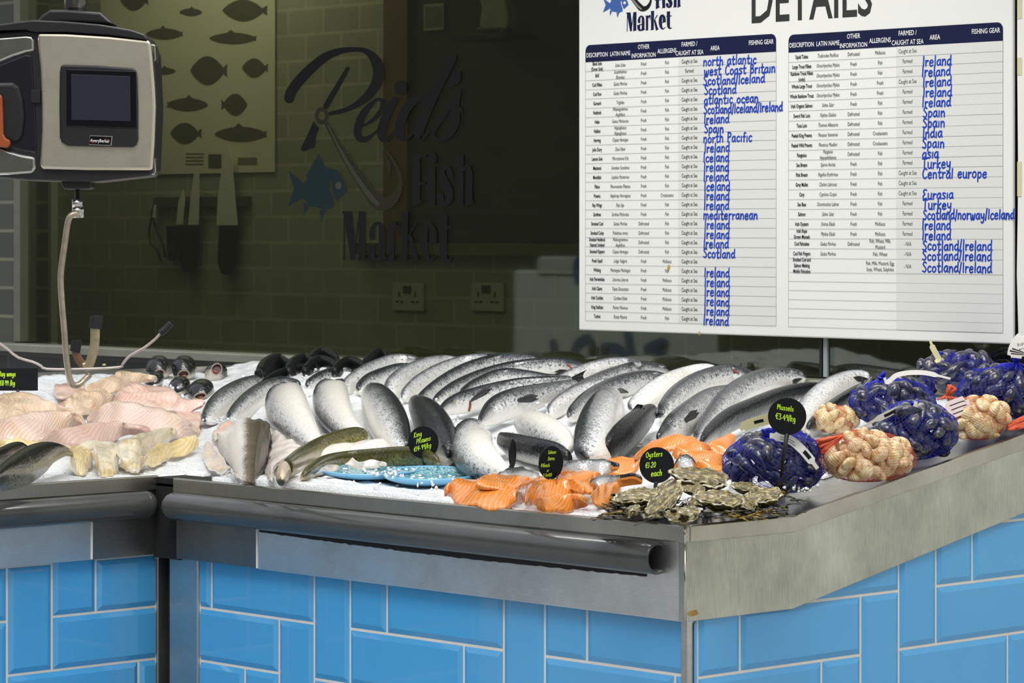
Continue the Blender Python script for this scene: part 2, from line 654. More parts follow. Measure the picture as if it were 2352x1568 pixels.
def plate_mat():
    t = NT('speckled_glaze')
    ob = t.obj()
    f = t.noise(190, 3, .7, ob)
    t.base(t.ramp(f, [(.38, (.02, .10, .15)), (.48, (.09, .30, .38)), (.57, (.30, .50, .54)), (.68, (.52, .52, .40))]))
    t.set(rough=.15, coat=.4)
    return t.m


M_GLAZE = plate_mat()
M_PLATE = plain('light_blue_rim', (.18, .47, .70), .18, coat=.4)

# ------------------------------------------------------------------ setting
GY = 1.50          # window plane
SILL = 1.143
BWY = 2.30         # back wall of the shop
FX0, FX1 = at_y(31.5, 600, GY - .035).x, at_y(46, 600, GY - .035).x


def struct(name, mb, mats, parent=None, smooth=False):
    o = mb.build(name, mats, parent, smooth=smooth)
    if parent is None:
        o['kind'] = 'structure'
    return o


M_PAVE = brick_mat('paving', (.44, .44, .44), (.52, .51, .50), (.30, .30, .30), .6, .4, rot=False, rough=.7)
struct('floor', MB().box((-30, -16, -.1), (18, 16, 0)), M_PAVE)
struct('floor_shop', MB().box((-6.5, 1.48, 0), (1.6, 2.4, 0.004)), plain('shop_floor', (.12, .11, .09), .5))
M_WALLT = brick_mat('grey_wall_tile', (.055, .060, .046), (.075, .080, .062), (.20, .20, .13), .36, .0925, rough=.45)
M_WALLS = brick_mat('sill_wall_tile', (.055, .062, .068), (.08, .088, .092), (.13, .13, .12), .30, .10, rough=.25)
M_WALLB = brick_mat('shop_wall_block', (.42, .43, .30), (.50, .50, .36), (.62, .60, .44), .182, .086, rough=.35)
struct('wall_sill', MB().box((-6.5, GY - .02, 0), (.04, GY + .1, SILL - .012)), M_WALLS)
struct('wall_left', MB().box((-6.5, GY - .03, SILL - .012), (FX0, GY + .1, 3.0)), M_WALLT)
struct('wall_back', MB().box((-6.5, BWY, 0), (1.6, BWY + .1, 3.0)), M_WALLB)
struct('wall_reflector', MB().box((.04, GY - .045, 0), (3.2, GY + .2, 3.6)), plain('reflector_cream', (.84, .81, .72), .6, var=.06, vs=3))  # unseen pale wall, added for a bright reflection in the side steel
struct('wall_right', MB().box((1.5, GY + .2, 0), (1.6, BWY, 3.0)), M_WALLB)
struct('wall_side', MB().box((-6.5, GY + .1, 0), (-6.4, BWY, 3.0)), M_WALLB)
struct('ceiling', MB().box((-6.5, GY + .03, 2.95), (1.6, BWY + .1, 3.05)), plain('ceiling_paint', (.3, .3, .26), .7))
struct('added_shade_slab', MB().box((-6.5, 1.16, 2.62), (3.2, GY - .03, 2.72)), plain('shade_slab_underside', (.16, .15, .12), .7))  # unseen overhang, added to shade the top of the information board
struct('wall_above', MB().box((-6.5, GY - .02, 2.72), (1.6, GY + .1, 3.6)), M_WALLT)
M_STREET = brick_mat('street_facade', (.14, .135, .10), (.155, .15, .11), (.17, .16, .13), .45, .15, rough=.8)
struct('wall_street', MB().box((-26, -10.2, 0), (12, -10.0, 4.2)), M_STREET)
# dark doorway to the store room and its brown post
dr = struct('door_1', MB().box((-3.36, BWY - .02, 1.455), (1.4, BWY - .002, 2.9)), plain('dark_doorway', (.045, .046, .032), .6, var=.2, vs=2))
struct('door_frame', MB().box((-3.475, BWY - .035, 1.43), (-3.36, BWY - .001, 2.9)), plain('brown_frame', (.20, .11, .045), .5, var=.2, vs=6), dr)
struct('door_threshold', MB().box((-3.62, BWY - .05, 1.425), (1.4, BWY - .001, 1.462)), plain('olive_ledge', (.16, .155, .085), .5), dr)

# window: two panes, sill ledge, left upright
wn = struct('window_1', MB().box((FX0, GY - .035, SILL), (FX1, GY + .03, 2.75)), M_TRIM)
tag(wn, None, None)
pane = struct('glass_pane', MB().box((FX1 - .002, GY - .004, SILL), (-.957, GY + .004, 2.72)), M_GLASS, wn)
w2 = struct('window_2', MB().box((-.957, GY - .012, SILL), (-.949, GY + .012, 2.72)), plain('seam_sealant', (.012, .012, .012), .5))
struct('glass_pane', MB().box((-.949, GY - .004, SILL), (.03, GY + .004, 2.72)), M_GLASS, w2)
struct('edge_strip', MB().box((-.946, GY - .010, SILL), (-.934, GY - .004, 2.72)), plain('pale_edge', (.30, .34, .36), .4), w2)
bev(struct('trim_1', MB().box((-4.6, GY - .085, SILL - .030), (.03, GY - .012, SILL - .004)), steel('sill_steel', (.46, .46, .38), .45, st=(1, 20, 20))), .004)
struct('trim_2', MB().box((at_y(108.5, 600, BWY - .03).x, BWY - .03, .9), (at_y(117.5, 600, BWY - .03).x, BWY - .001, 1.68)), plain('inner_post', (.60, .62, .52), .5))


# ------------------------------------------------------------------ tiles: stair-step pattern, three wide lying / two high standing
def tiles(mb, P, s0, z1, w, lo, hi, zlo, zhi):
    """P(s, z, d) -> point; s0 and z1 anchor the pattern; tiles are cut at lo..hi, zlo..zhi(s)"""
    g, bv, dp = .0030, .0115, .0045

    def tile(sa, sb, za, zb):
        ca, cb = max(sa, lo), min(sb, hi)
        top = zhi((ca + cb) / 2)
        ea, eb = max(za, zlo), min(zb, top)
        if cb - ca < .006 or eb - ea < .006:
            return
        ca, cb, ea, eb = ca + g, cb - g, ea + g, eb - g
        il = bv if ca > lo + .004 else .001
        ir = bv if cb < hi - .004 else .001
        ib = bv if za >= zlo else .001
        it = bv if zb <= top else .001
        q = [P(ca, ea, 0), P(cb, ea, 0), P(cb, eb, 0), P(ca, eb, 0),
             P(ca + il, ea + ib, dp), P(cb - ir, ea + ib, dp), P(cb - ir, eb - it, dp), P(ca + il, eb - it, dp)]
        mb.add(q, [(4, 5, 6, 7), (0, 1, 5, 4), (1, 2, 6, 5), (2, 3, 7, 6), (3, 0, 4, 7)])

    for j in range(-4, 9):                       # rows go down as j grows
        for k in range(-12, 14):
            if (k - (2 - j)) % 5 == 0:           # lying tile starts here
                tile(s0 + k * w, s0 + (k + 3) * w, z1 - (j - 1) * w, z1 - (j - 2) * w)
            if (k - (6 - j)) % 5 == 0:           # row j is the lower row of this standing tile
                tile(s0 + k * w, s0 + (k + 1) * w, z1 - (j - 1) * w, z1 - (j - 3) * w)


TW = .1205
MAIN_L = -1.605

# ---------------------------------------------------------------- main counter
ctr = empty('display_counter', (-.8, .7, 0), 'long blue tiled fish counter with steel apron and open bumper rail end', 'counter')
SLP = .174
lip = MB()
lip.box((MAIN_L, 0, .905), (0, .014, .938))
lip.prism([(0, .0145, .905), (0, .0145, .938), (0, .317, .938), (0, 1.415, .938 + SLP * 1.098), (0, 1.415, .905 + SLP * 1.098), (0, .317, .905)], (-.014, 0, 0))
bev(lip.build('lip', M_STEEL_LIP, ctr, smooth=False), .0025)
ap = MB()
ap.box((-1.306, .008, .753), (-.0075, .024, .907))
bev(ap.build('apron', M_STEEL, ctr, smooth=False), .0015)
apl = MB().box((-1.60, .006, .755), (-1.311, .024, .907))
bev(apl.build('apron_end_panel', steel('dark_apron_steel', (.25, .25, .235), .36), ctr, smooth=False), .0015)
MB().box((-1.311, .0065, .755), (-1.307, .02, .873)).build('seam_bead', M_WHITE, ctr, smooth=False)
MB().tube([(-.002, .002, .9035), (-.002, .002, .9395)], .0034, 10).build('weld_bead', M_CHROME, ctr)
MB().tube([(-.0075, .008, .7535), (-.0075, .008, .9055)], .0026, 10).build('weld_bead', M_CHROME, ctr)
sa = MB()
sa.prism([(-.007, .006, .753), (-.007, .006, .907), (-.007, .317, .907), (-.007, 1.415, .905 + SLP * 1.098), (-.007, 1.415, .753 + .193 * 1.098), (-.007, .317, .753)], (-.016, 0, 0))
bev(sa.build('side_apron', steel('side_steel', (.50, .51, .45), .40, st=(10, 10, 1), stain=.45, sc=4), ctr, smooth=False), .0015)


def tray(name, x0, x1, y0, y1, nx, ny, parent, skip=None):
    mb = MB()
    vs, fs = [], []
    for i in range(nx + 1):
        for j in range(ny + 1):
            x, y = x0 + (x1 - x0) * i / nx, y0 + (y1 - y0) * j / ny
            vs.append((x, y, bedz(x, y) - .004))
    for i in range(nx):
        for j in range(ny):
            a = i * (ny + 1) + j
            fs.append((a, a + ny + 1, a + ny + 2, a + 1))
    n = len(vs)
    vs += [(x, y, z - .012) for x, y, z in vs]
    fs += [tuple(n + i for i in reversed(f)) for f in fs]
    edge = [(i * (ny + 1)) for i in range(nx + 1)]
    for a, b in zip(edge, edge[1:]):
        fs.append((b, a, a + n, b + n))
        fs.append((a + ny, b + ny, b + ny + n, a + ny + n))
    mb.add(vs, fs)
    return mb.build(name, M_STEEL_TRAY, parent, smooth=False)


tray('tray', -1.60, -.013, .013, 1.41, 8, 62, ctr)
TZ = at_y(805, 1443.3, .035).z
TX = at_y(804.5, 1443, .035).x
mt = MB()
tiles(mt, lambda s, z, d: Vector((s, .035 - d, z)), TX, TZ, TW, -1.548, -.016, 0, lambda s: .90)
mt.build('tiled_front', M_TILE, ctr, smooth=False)
rt = MB()
SZ = at_x(2066, 1357, -.016).z
SY = at_x(2153, 1400, -.016).y
tiles(rt, lambda s, z, d: Vector((-.020 + d, s, z)), SY, SZ, TW, .045, 1.40, 0, lambda s: .90 if s < .55 else .955)
rt.build('tiled_side', M_TILE, ctr, smooth=False)
MB().box((-1.55, .0352, 0), (-.0205, 1.40, .915)).build('grout_core', M_GROUT, ctr, smooth=False)
bev(MB().box((-.034, .024, 0), (-.0180, .0445, .76)).build('corner_strip', M_STEEL_POST, ctr, smooth=False), .001)
bev(MB().box((-1.655, .028, 0), (-1.549, .06, .758)).build('end_post', M_STEEL_POST, ctr, smooth=False), .003)
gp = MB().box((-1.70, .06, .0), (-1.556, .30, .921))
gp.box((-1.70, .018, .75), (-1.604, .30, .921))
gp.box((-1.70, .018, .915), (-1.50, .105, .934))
gp.build('corner_shade_fill', M_GAP_SHADE, ctr, smooth=False)  # solid black blocks stand in for the shade in the corner gap


# ragged dark sealant under the rail and a rust spot at the corner
ms = []
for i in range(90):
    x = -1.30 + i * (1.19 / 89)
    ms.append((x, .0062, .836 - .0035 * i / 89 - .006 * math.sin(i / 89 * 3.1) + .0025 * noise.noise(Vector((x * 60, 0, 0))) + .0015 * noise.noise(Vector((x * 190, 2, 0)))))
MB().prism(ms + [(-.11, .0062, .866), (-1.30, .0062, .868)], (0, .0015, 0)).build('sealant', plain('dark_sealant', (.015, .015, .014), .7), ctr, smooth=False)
rs = at_x(1592, 1408, -.0067)
rp_ = [(-.0067, rs.y + r_ * .016 * math.cos(q), rs.z + r_ * .006 * math.sin(q)) for q, r_ in ((6.283 * i / 14, 1 + .35 * noise.noise(Vector((i * 1.7, 0, 0)))) for i in range(14))]
MB().prism(rp_, (-.0004, 0, 0)).build('rust_stain', plain('rust', (.36, .22, .06), .6, var=.5, vs=90), ctr, smooth=False)


def bumper(parent, a, b, r, name='bumper_rail'):
    """hollow plastic rail from a (open end) to b (rounded cap)"""
    a, b = Vector(a), Vector(b)
    d = (b - a).normalized()
    up = Vector((0, 0, 1))
    sd = d.cross(up)
    L = (b - a).length
    mb = MB()
    mb.lathe([(r * .80, .07), (r * .82, .0), (r * .97, -.001), (r, .003), (r, L - r * .9)], 36, a, (up, sd, d))
    o = mb.build(name, M_BUMPER, parent)
    cp = MB()
    prof = [(r * 1.0, 0)] + [(r * 1.012 * math.cos(t), r * .95 * math.sin(t) + .002) for t in [i * math.pi / 2 / 8 for i in range(9)]]
    cp.lathe(prof, 36, a + d * (L - r * .9), (up, sd, d))
    cp.build('end_cap', M_BUMPER, o)
    pl = MB().lathe([(0.0, .068), (r * .81, .068)], 24, a, (up, sd, d))
    pl.build('end_shade_plug', M_GAP_SHADE, o)  # black disc stands in for the shade inside the hollow rail
    return o


bumper(ctr, (-.068, -.004, .871), (MAIN_L - .012, -.004, .875), .0315)

# ---------------------------------------------------------------- counter at the inner corner, running towards the viewer
LX = -1.69
yl = at_x(365, 1089, LX).y
lc = empty('display_counter', (-2.4, .2, 0), 'blue tiled fish counter turning towards the viewer under the hanging scale', 'counter')
lb = MB().box((LX - .014, -1.0, .905), (LX, yl, .938))
bev(lb.build('lip', M_STEEL_LIP, lc, smooth=False), .0025)
ys = at_x(212, 1250, LX - .008).y
bev(MB().box((LX - .024, -1.0, .756), (LX - .008, ys - .004, .907)).build('apron', M_STEEL, lc, smooth=False), .0015)
bev(MB().box((LX - .024, ys, .756), (LX - .007, yl, .907)).build('apron_end_panel', steel('dark_apron_steel_b', (.27, .27, .255), .36), lc, smooth=False), .0015)
MB().box((LX - .02, ys - .004, .757), (LX - .0065, ys, .86)).build('seam_bead', M_WHITE, lc, smooth=False)
tray('tray', -3.10, LX - .012, -1.0, 1.41, 30, 30, lc)
LTX = LX - .030
lt = MB()
LZ = at_x(358, 1392, LTX).z
LY = at_x(119, 1400, LTX).y
ye = at_x(358, 1400, LTX).y
tiles(lt, lambda s, z, d: Vector((LTX + d, s, z)), LY, LZ, TW, -1.0, ye, 0, lambda s: .90)
lt.build('tiled_front', M_TILE, lc, smooth=False)
MB().box((-3.05, -1.0, 0), (LTX - .0005, ye + .005, .915)).build('grout_core', M_GROUT, lc, smooth=False)
bev(MB().box((LTX - .05, ye, 0), (LTX + .006, at_x(393, 1400, LTX).y + .02, .757)).build('end_post', M_STEEL_POST, lc, smooth=False), .003)
bumper(lc, (LX - .004, -1.0, .873), (LX - .004, yl - .012, .873), .0315)

# ---------------------------------------------------------------- crushed ice
def icez(x, y):
    p = Vector((x, y, 0))
    h = .004 + .007 * noise.fractal(p * 9, .8, 2.0, 4) + .006 * max(0, noise.noise(p * 38)) + .004 * noise.noise(p * 95)
    for cx, cy, r, a in ((-2.55, 1.22, .30, .030), (-2.9, .75, .28, .012), (-1.25, .10, .16, .006), (-2.3, .45, .25, .006), (-1.45, .06, .12, .012), (-1.25, .05, .12, .014), (-1.05, .045, .10, .016), (-.86, .04, .10, .014), (-.66, .05, .10, .008)):
        d = ((x - cx) ** 2 + (y - cy) ** 2) / (r * r)
        if d < 4:
            h += a * math.exp(-d)
    return bedz(x, y) + h


def in_ice(x, y):
    if x > -1.602:
        if x > -.20 + .05 * noise.noise(Vector((0, y * 6, 3))) - max(0, .10 - .3 * y):
            return False
        if x < -1.49 and y < .112:
            return False
        lo = .024 + .022 * noise.noise(Vector((x * 7, 1, 0))) + (max(0, x + .62) * .22)
        return lo < y < 1.385
    if x > LX - .03:
        return .31 < y < 1.385
    return -1.0 < y < 1.385 and x > -3.07 and x < LX - .03


ice = MB()
st = .0125
idx = {}
ni, nj = int((3.08) / st), int(2.4 / st)
vs, fs = [], []


def iv(i, j):
    if (i, j) not in idx:
        x, y = -3.08 + i * st, -1.0 + j * st
        idx[(i, j)] = len(vs)
        vs.append((x, y, icez(x, y)))
    return idx[(i, j)]


for i in range(ni):
    for j in range(nj):
        x, y = -3.08 + (i + .5) * st, -1.0 + (j + .5) * st
        if in_ice(x, y):
            fs.append((iv(i, j), iv(i + 1, j), iv(i + 1, j + 1), iv(i, j + 1)))
# skirt down to the tray along the open edge
cnt = {}
for f in fs:
    for a, b in zip(f, f[1:] + f[:1]):
        cnt[(a, b)] = 1
for (a, b) in list(cnt):
    if (b, a) not in cnt:
        n = len(vs)
        for k in (a, b):
            vs.append((vs[k][0], vs[k][1], bedz(vs[k][0], vs[k][1]) - .003))
        fs.append((b, a, n, n + 1))
ice.add(vs, fs)
# loose lumps
for _ in range(500):
    x, y = RND.uniform(-3.0, -.2), RND.uniform(-.6, 1.37)
    if in_ice(x, y):
        r = RND.uniform(.003, .007)
        c = Vector((x, y, icez(x, y) + r * .3))
        s1, s2, s3 = (RND.uniform(.6, 1.3) for _ in range(3))
        ice.ball(c, r, 6, 4, M=lambda q: Vector((q.x * r * s1, q.y * r * s2, q.z * r * s3)) * RND.uniform(.65, 1.25))
for cx, cy, n_, sp_ in ((893, 1085, 26, 16), (505, 968, 30, 18), (1000, 1108, 8, 30), (920, 1082, 14, 14), (740, 1005, 16, 10), (700, 870, 20, 16), (735, 850, 12, 10), (690, 905, 14, 14), (1100, 1040, 10, 12), (1175, 1008, 16, 20), (1210, 1020, 12, 22), (1000, 930, 18, 22), (1225, 935, 26, 26), (1045, 968, 16, 10), (395, 885, 18, 14), (1850, 1122, 14, 18)):
    for _ in range(n_):
        p = hit(cx + RND.gauss(0, sp_), cy + RND.gauss(0, sp_ * .28), .014 + RND.random() * .02)
        r = RND.uniform(.002, .0048)
        s1, s2, s3 = (RND.uniform(.6, 1.4) for _ in range(3))
        ice.ball(p, r, 7, 5, M=lambda q: Vector((q.x * r * s1, q.y * r * s2, q.z * r * s3)) * RND.uniform(.65, 1.25))
tag(ice.build('crushed_ice', M_ICE), 'white crushed ice heaped across both steel display trays', 'ice', kind='stuff')

# ------------------------------------------------------------------ lettering
# single-stroke hand: each letter is a list of strokes on a box 0..w wide, base line 0, x-height .6, cap 1
def S(t):
    return [[tuple(map(float, p.split(','))) for p in st.split()] for st in t.split('|')]


HAND = {}
for k, w, t in (
    ('a', .5, '.42,.55 .25,.6 .08,.45 .05,.2 .18,.02 .35,.15 .42,.5|.42,.58 .42,.2 .5,.02'), ('b', .5, '.08,1 .08,.0|.08,.4 .25,.58 .42,.4 .38,.1 .2,0 .08,.12'),
    ('c', .45, '.42,.5 .25,.6 .08,.42 .08,.18 .22,0 .42,.1'), ('d', .5, '.42,.5 .25,.6 .08,.45 .05,.2 .18,.02 .36,.15|.42,1 .42,.2 .52,.04'),
    ('e', .48, '.06,.32 .4,.36 .36,.56 .2,.6 .06,.4 .08,.12 .22,0 .42,.1'), ('f', .36, '.36,.95 .22,1 .16,.8 .16,0|.02,.55 .32,.57'),
    ('g', .5, '.42,.55 .25,.6 .08,.45 .06,.2 .2,.05 .38,.2 .42,.55|.42,.55 .42,-.2 .28,-.36 .08,-.28'), ('h', .5, '.08,1 .08,0|.08,.38 .25,.6 .4,.45 .42,0'),
    ('i', .2, '.1,.58 .1,0'), ('k', .46, '.08,1 .08,0|.4,.58 .1,.26 .42,0'), ('l', .2, '.1,1 .1,0'), ('m', .72, '.06,.6 .08,0|.08,.4 .2,.58 .34,.45 .35,0|.35,.4 .48,.58 .62,.42 .64,0'),
    ('n', .5, '.06,.6 .08,0|.08,.38 .25,.6 .4,.45 .42,0'), ('o', .5, '.25,.6 .08,.45 .07,.16 .24,0 .42,.16 .42,.45 .25,.6'),
    ('p', .5, '.08,.6 .08,-.35|.08,.45 .25,.6 .42,.45 .38,.12 .2,.03 .08,.15'), ('r', .38, '.06,.6 .09,0|.09,.35 .2,.55 .36,.56'), ('s', .42, '.38,.52 .2,.6 .08,.47 .2,.33 .36,.2 .28,.02 .06,.06'),
    ('t', .4, '.18,.95 .18,.1 .3,0 .4,.08|.02,.6 .38,.62'), ('u', .5, '.06,.6 .08,.15 .22,0 .4,.15 .42,.6|.42,.6 .42,.1 .5,0'), ('w', .66, '.04,.6 .12,.05 .24,0 .32,.5|.32,.5 .38,.05 .5,.02 .6,.6'),
    ('y', .5, '.06,.6 .1,.25 .24,.15 .4,.3|.42,.6 .4,-.15 .28,-.36 .1,-.28'), ('B', .52, '.08,1 .08,0|.08,1 .34,.95 .36,.65 .08,.54|.08,.54 .42,.45 .42,.1 .08,0'),
    ('C', .55, '.5,.88 .3,1 .1,.7 .08,.3 .28,0 .52,.12'), ('D', .56, '.08,1 .08,0|.02,1 .36,.9 .5,.5 .36,.1 .04,0'), ('E', .5, '.44,.95 .2,1 .08,.78 .26,.55|.26,.55 .06,.3 .14,.02 .46,.08'),
    ('I', .22, '.11,1 .11,0'), ('K', .5, '.08,1 .08,0|.44,1 .1,.45 .46,0'), ('M', .72, '.06,0 .1,1 .34,.4 .58,1 .66,0'), ('O', .6, '.3,1 .08,.75 .08,.25 .3,0 .52,.25 .52,.75 .3,1'),
    ('P', .5, '.08,1 .08,0|.04,1 .38,.95 .42,.62 .08,.48'), ('R', .54, '.08,1 .08,0|.04,1 .38,.95 .4,.6 .08,.5|.2,.5 .48,0'), ('S', .5, '.44,.9 .24,1 .08,.78 .26,.55 .44,.3 .3,.02 .05,.1'),
    ('T', .55, '.02,.98 .54,1|.28,1 .28,0'), ('0', .5, '.25,1 .07,.7 .07,.3 .25,0 .43,.3 .43,.7 .25,1'), ('1', .24, '.12,1 .12,0'), ('2', .5, '.07,.8 .24,1 .42,.78 .3,.4 .05,0|.05,0 .45,.02'),
    ('3', .48, '.06,.92 .3,1 .4,.75 .2,.54|.2,.54 .44,.35 .36,.05 .05,.02'), ('4', .5, '.3,1 .05,.4 .46,.42|.36,.7 .36,0'), ('9', .48, '.4,.75 .22,.98 .07,.75 .2,.5 .4,.65|.41,.85 .4,0'),
    ('/', .26, '.2,1.05 .06,-.1'), ('.', .2, '.08,.3 .12,.28'), (',', .2, '.1,.05 .06,-.1'), ('\u20ac', .5, '.46,.88 .28,1 .12,.72 .12,.28 .28,0 .46,.12|.0,.58 .36,.6|.0,.42 .34,.44'), ):
    HAND[k] = (w, S(t))
HAND[' '] = (.36, [])


LAYER = [0]


def lift_layer():
    """each stroke lies a hair over the one before, as ink does"""
    LAYER[0] = (LAYER[0] + 1) % 40
    return Vector((0, -1.2e-5 * LAYER[0], 0))


def ribbon(mb, pts, wid, M, n=0, caps=True, smooth=True, mi=0):
    """flat stroke: pts [(x, y)], half widths wid (number or list); M maps 2-D to 3-D"""
    if not hasattr(wid, '__len__'):
        wid = [wid] * len(pts)
    P = [(p[0], p[1], w) for p, w in zip(pts, wid)]
    if smooth and len(P) > 2:
        P = crom(P, n or (len(P) - 1) * 4 + 1)
    L, R_ = [], []
    m = len(P)
    for i in range(m):
        ax, ay, _ = P[max(i - 1, 0)]
        bx, by, _ = P[min(i + 1, m - 1)]
        d = math.hypot(bx - ax, by - ay) or 1
        nx, ny = -(by - ay) / d, (bx - ax) / d
        x, y, w = P[i]
        w = max(w, 1e-6)
        L.append((x + nx * w, y + ny * w))
        R_.append((x - nx * w, y - ny * w))
    up = lift_layer()
    vs = [M(*p) + up for p in L] + [M(*p) + up for p in R_]
    fs = [(i, m + i, m + i + 1, i + 1) for i in range(m - 1)]
    mb.add(vs, fs, mi=mi)
    if caps:
        for (x, y, w) in (P[0], P[-1]):
            disc(mb, x, y, w, w, M, 10, mi)


def disc(mb, x, y, rx, ry, M, n=20, mi=0):
    up = lift_layer()
    mb.add([M(x + rx * math.cos(2 * math.pi * i / n), y + ry * math.sin(2 * math.pi * i / n)) + up for i in range(n)], [tuple(range(n))], mi=mi)


def poly(mb, pts, M, mi=0):
    up = lift_layer()
    mb.add([M(*p) + up for p in pts], [tuple(range(len(pts)))], mi=mi)


def hand(mb, text, x, y, h, M, lw=.05, xs=1.0, slant=.06, jit=.03, rnd=RND):
    """handwriting: base line start (x, y), capital height h"""
    for ch in text:
        w, strokes = HAND[ch]
        dy = rnd.uniform(-jit, jit) * h
        k = rnd.uniform(.95, 1.05)
        for st in strokes:
            if not st or not st[0]:
                continue
            pts = [(x + (px * xs + py * slant) * h, y + dy + py * h * k) for px, py in st]
            ribbon(mb, pts, lw * h, M, n=len(pts) * 4)
        x += (w + .09) * h * xs
    return x


TEXTS = []


def printed(store, text, M, x, y, size, xs=.8, bold=0.0, shear=0.0, align='CENTER'):
    TEXTS.append((store, text, M, x, y, size, xs, bold, shear, align))


def flush_texts():
    """turn all queued printed words into flat meshes"""
    obs = []
    for (store, text, M, x, y, size, xs, bold, shear, align) in TEXTS:
        cu = bpy.data.curves.new('t', 'FONT')
        cu.body = text
        cu.size = size
        cu.align_x = align
        cu.offset = bold * size
        cu.shear = shear
        cu.resolution_u = 2
        o = bpy.data.objects.new('t', cu)
        COL.objects.link(o)
        obs.append(o)
    dg = bpy.context.evaluated_depsgraph_get()
    dg.update()
    for o, (store, text, M, x, y, size, xs, bold, shear, align) in zip(obs, TEXTS):
        me = o.evaluated_get(dg).to_mesh()
        vs = [M(x + v.co.x * xs, y + v.co.y) for v in me.vertices]
        fs = [tuple(p.vertices) for p in me.polygons]
        store.add(vs, fs)
        o.evaluated_get(dg).to_mesh_clear()
    for o in obs:
        cu = o.data
        bpy.data.objects.remove(o)
        bpy.data.curves.remove(cu)
    TEXTS.clear()


# ------------------------------------------------------------------ the shop's logo: strokes in its own sheet units
def logo_parts(M):
    """M maps sheet units to 3-D.  returns dict of mesh builders"""
    P = {k: MB() for k in ('letters', 'hook', 'hook_core', 'fish', 'fish_eye')}
    L = P['letters']

    def st(mb, t, caps=True):
        a = [tuple(map(float, p.split(','))) for p in t.split()]
        ribbon(mb, [(x, y) for x, y, w in a], [w for x, y, w in a], M, caps=caps)

    def pg(mb, t):
        poly(mb, [tuple(map(float, p.split(','))) for p in t.split()], M)

    for t in ('72,400,36 90,350,36 150,270,36 230,190,34 320,120,30 420,80,22 530,70,16 600,85,20 655,140,34 682,220,40 660,310,36 600,390,30 520,450,20 440,485,16 350,505,14',
              '470,200,14 400,320,18 322,455,20', '570,590,8 640,550,14 700,480,18 705,420,14 660,415,12 580,500,26 540,600,28 545,665,26 590,680,20 650,640,10 690,600,6',
              '790,410,22 740,500,28 700,610,30 700,670,22 740,680,14 790,620,8', '1010,400,12 950,400,22 870,470,32 825,580,32 825,660,28 870,670,16 930,610,10 990,520,10',
              '1185,130,26 1120,240,34 1050,380,36 990,520,36 950,640,32 970,675,18 1030,620,8', '1040,650,8 1110,540,12 1180,430,14 1235,350,10',
              '1225,370,14 1200,450,26 1200,540,32 1170,630,26 1110,680,16 1060,670,12 1050,620,12 1100,550,8', '1215,465,12 1240,480,10 1246,515,3'):
        st(L, t)
    pg(L, '238,555 275,605 255,660 248,735 165,765 150,745 200,640')
    disc(L, 830, 330, 44, 50, M)
    pg(L, '1155,355 1158,290 1172,250 1205,210 1240,215 1238,262 1225,300 1190,315 1165,330')
    # Fish
    pg(L, '915,795 962,795 962,1090 980,1105 912,1140')
    pg(L, '898,802 902,787 1010,783 1000,800')
    pg(L, '892,972 1000,970 998,986 892,984')
    pg(L, '1008,872 1065,862 1065,1128 1005,1130 1018,1118')
    disc(L, 1045, 808, 30, 44, M)
    st(L, '1168,945,20 1162,890,16 1135,870,12 1106,905,22 1125,970,30 1158,1040,28 1152,1100,22 1125,1122,12 1102,1090,22 1098,1045,20', False)
    pg(L, '1186,790 1258,783 1255,1128 1192,1130 1208,1118 1210,795')
    st(L, '1255,890,8 1280,862,12 1298,910,20 1295,1000,22 1295,1110,22', False)
    pg(L, '1272,1090 1318,1090 1332,1110 1270,1140')
    # Market
    pg(L, '428,1182 432,1168 500,1168 525,1400 520,1500 490,1500 452,1250 450,1500 438,1500 442,1185')
    pg(L, '545,1168 595,1168 590,1480 608,1485 542,1508')
    pg(L, '545,1170 556,1170 524,1430 516,1420')
    st(L, '640,1365,20 636,1310,20 652,1262,14 680,1248,10 700,1290,20 702,1400,22 700,1480,22', False)
    pg(L, '678,1470 722,1470 735,1488 676,1515')
    st(L, '692,1394,5 640,1396,9', False)
    st(L, '630,1400,24 632,1460,22 652,1498,14 690,1478,6', False)
    pg(L, '733,1246 785,1243 785,1505 736,1508 748,1496 748,1256')
    st(L, '786,1290,6 800,1258,12 815,1250,10 816,1330,3', False)
    pg(L, '818,1172 882,1166 875,1505 816,1508 830,1496 832,1182')
    st(L, '936,1245,8 905,1300,6 882,1345,5', False)
    pg(L, '880,1345 905,1335 945,1480 958,1498 912,1525')
    st(L, '985,1386,5 1040,1386,6', False)
    st(L, '1050,1385,26 1046,1300,24 1020,1252,12 992,1290,24 986,1390,26 1000,1470,20 1030,1502,10 1075,1470,3', False)
    st(L, '1120,1195,26 1120,1420,25 1128,1480,20 1150,1502,10 1180,1486,3', False)
    pg(L, '1084,1272 1174,1270 1172,1284 1084,1285')
    # hook
    H = P['hook']
    n = 26
    for i in range(n):
        a, b = 2 * math.pi * i / n, 2 * math.pi * (i + 1) / n
        H.add([M(293 + r * .85 * math.cos(t), 520 + r * 1.1 * math.sin(t)) for t, r in ((a, 54), (b, 54), (b, 27), (a, 27))], [(0, 1, 2, 3)])
    st(H, '325,570,14 390,690,20 460,810,28 540,930,36 620,1040,44 680,1110,50 750,1110,38 800,1060,26 828,980,15 815,900,13 770,810,9 712,730,2', False)
    pg(H, '725,790 765,840 752,950')
    st(P['hook_core'], '335,580,5 395,700,8 470,840,12 550,965,15 625,1070,17 685,1130,12', False)
    # fish
    Q = P['fish']
    pg(Q, '165,995 195,950 185,930 270,780 320,872 395,890 430,985 340,960 350,1020 372,1100 372,1140 320,1160 205,1130 175,1090')
    pg(Q, '400,892 445,960 468,1030 400,1100 385,1090 362,1020 362,960')
    pg(Q, '320,1155 290,1245 276,1160')
    pg(Q, '205,1132 172,1205 170,1105')
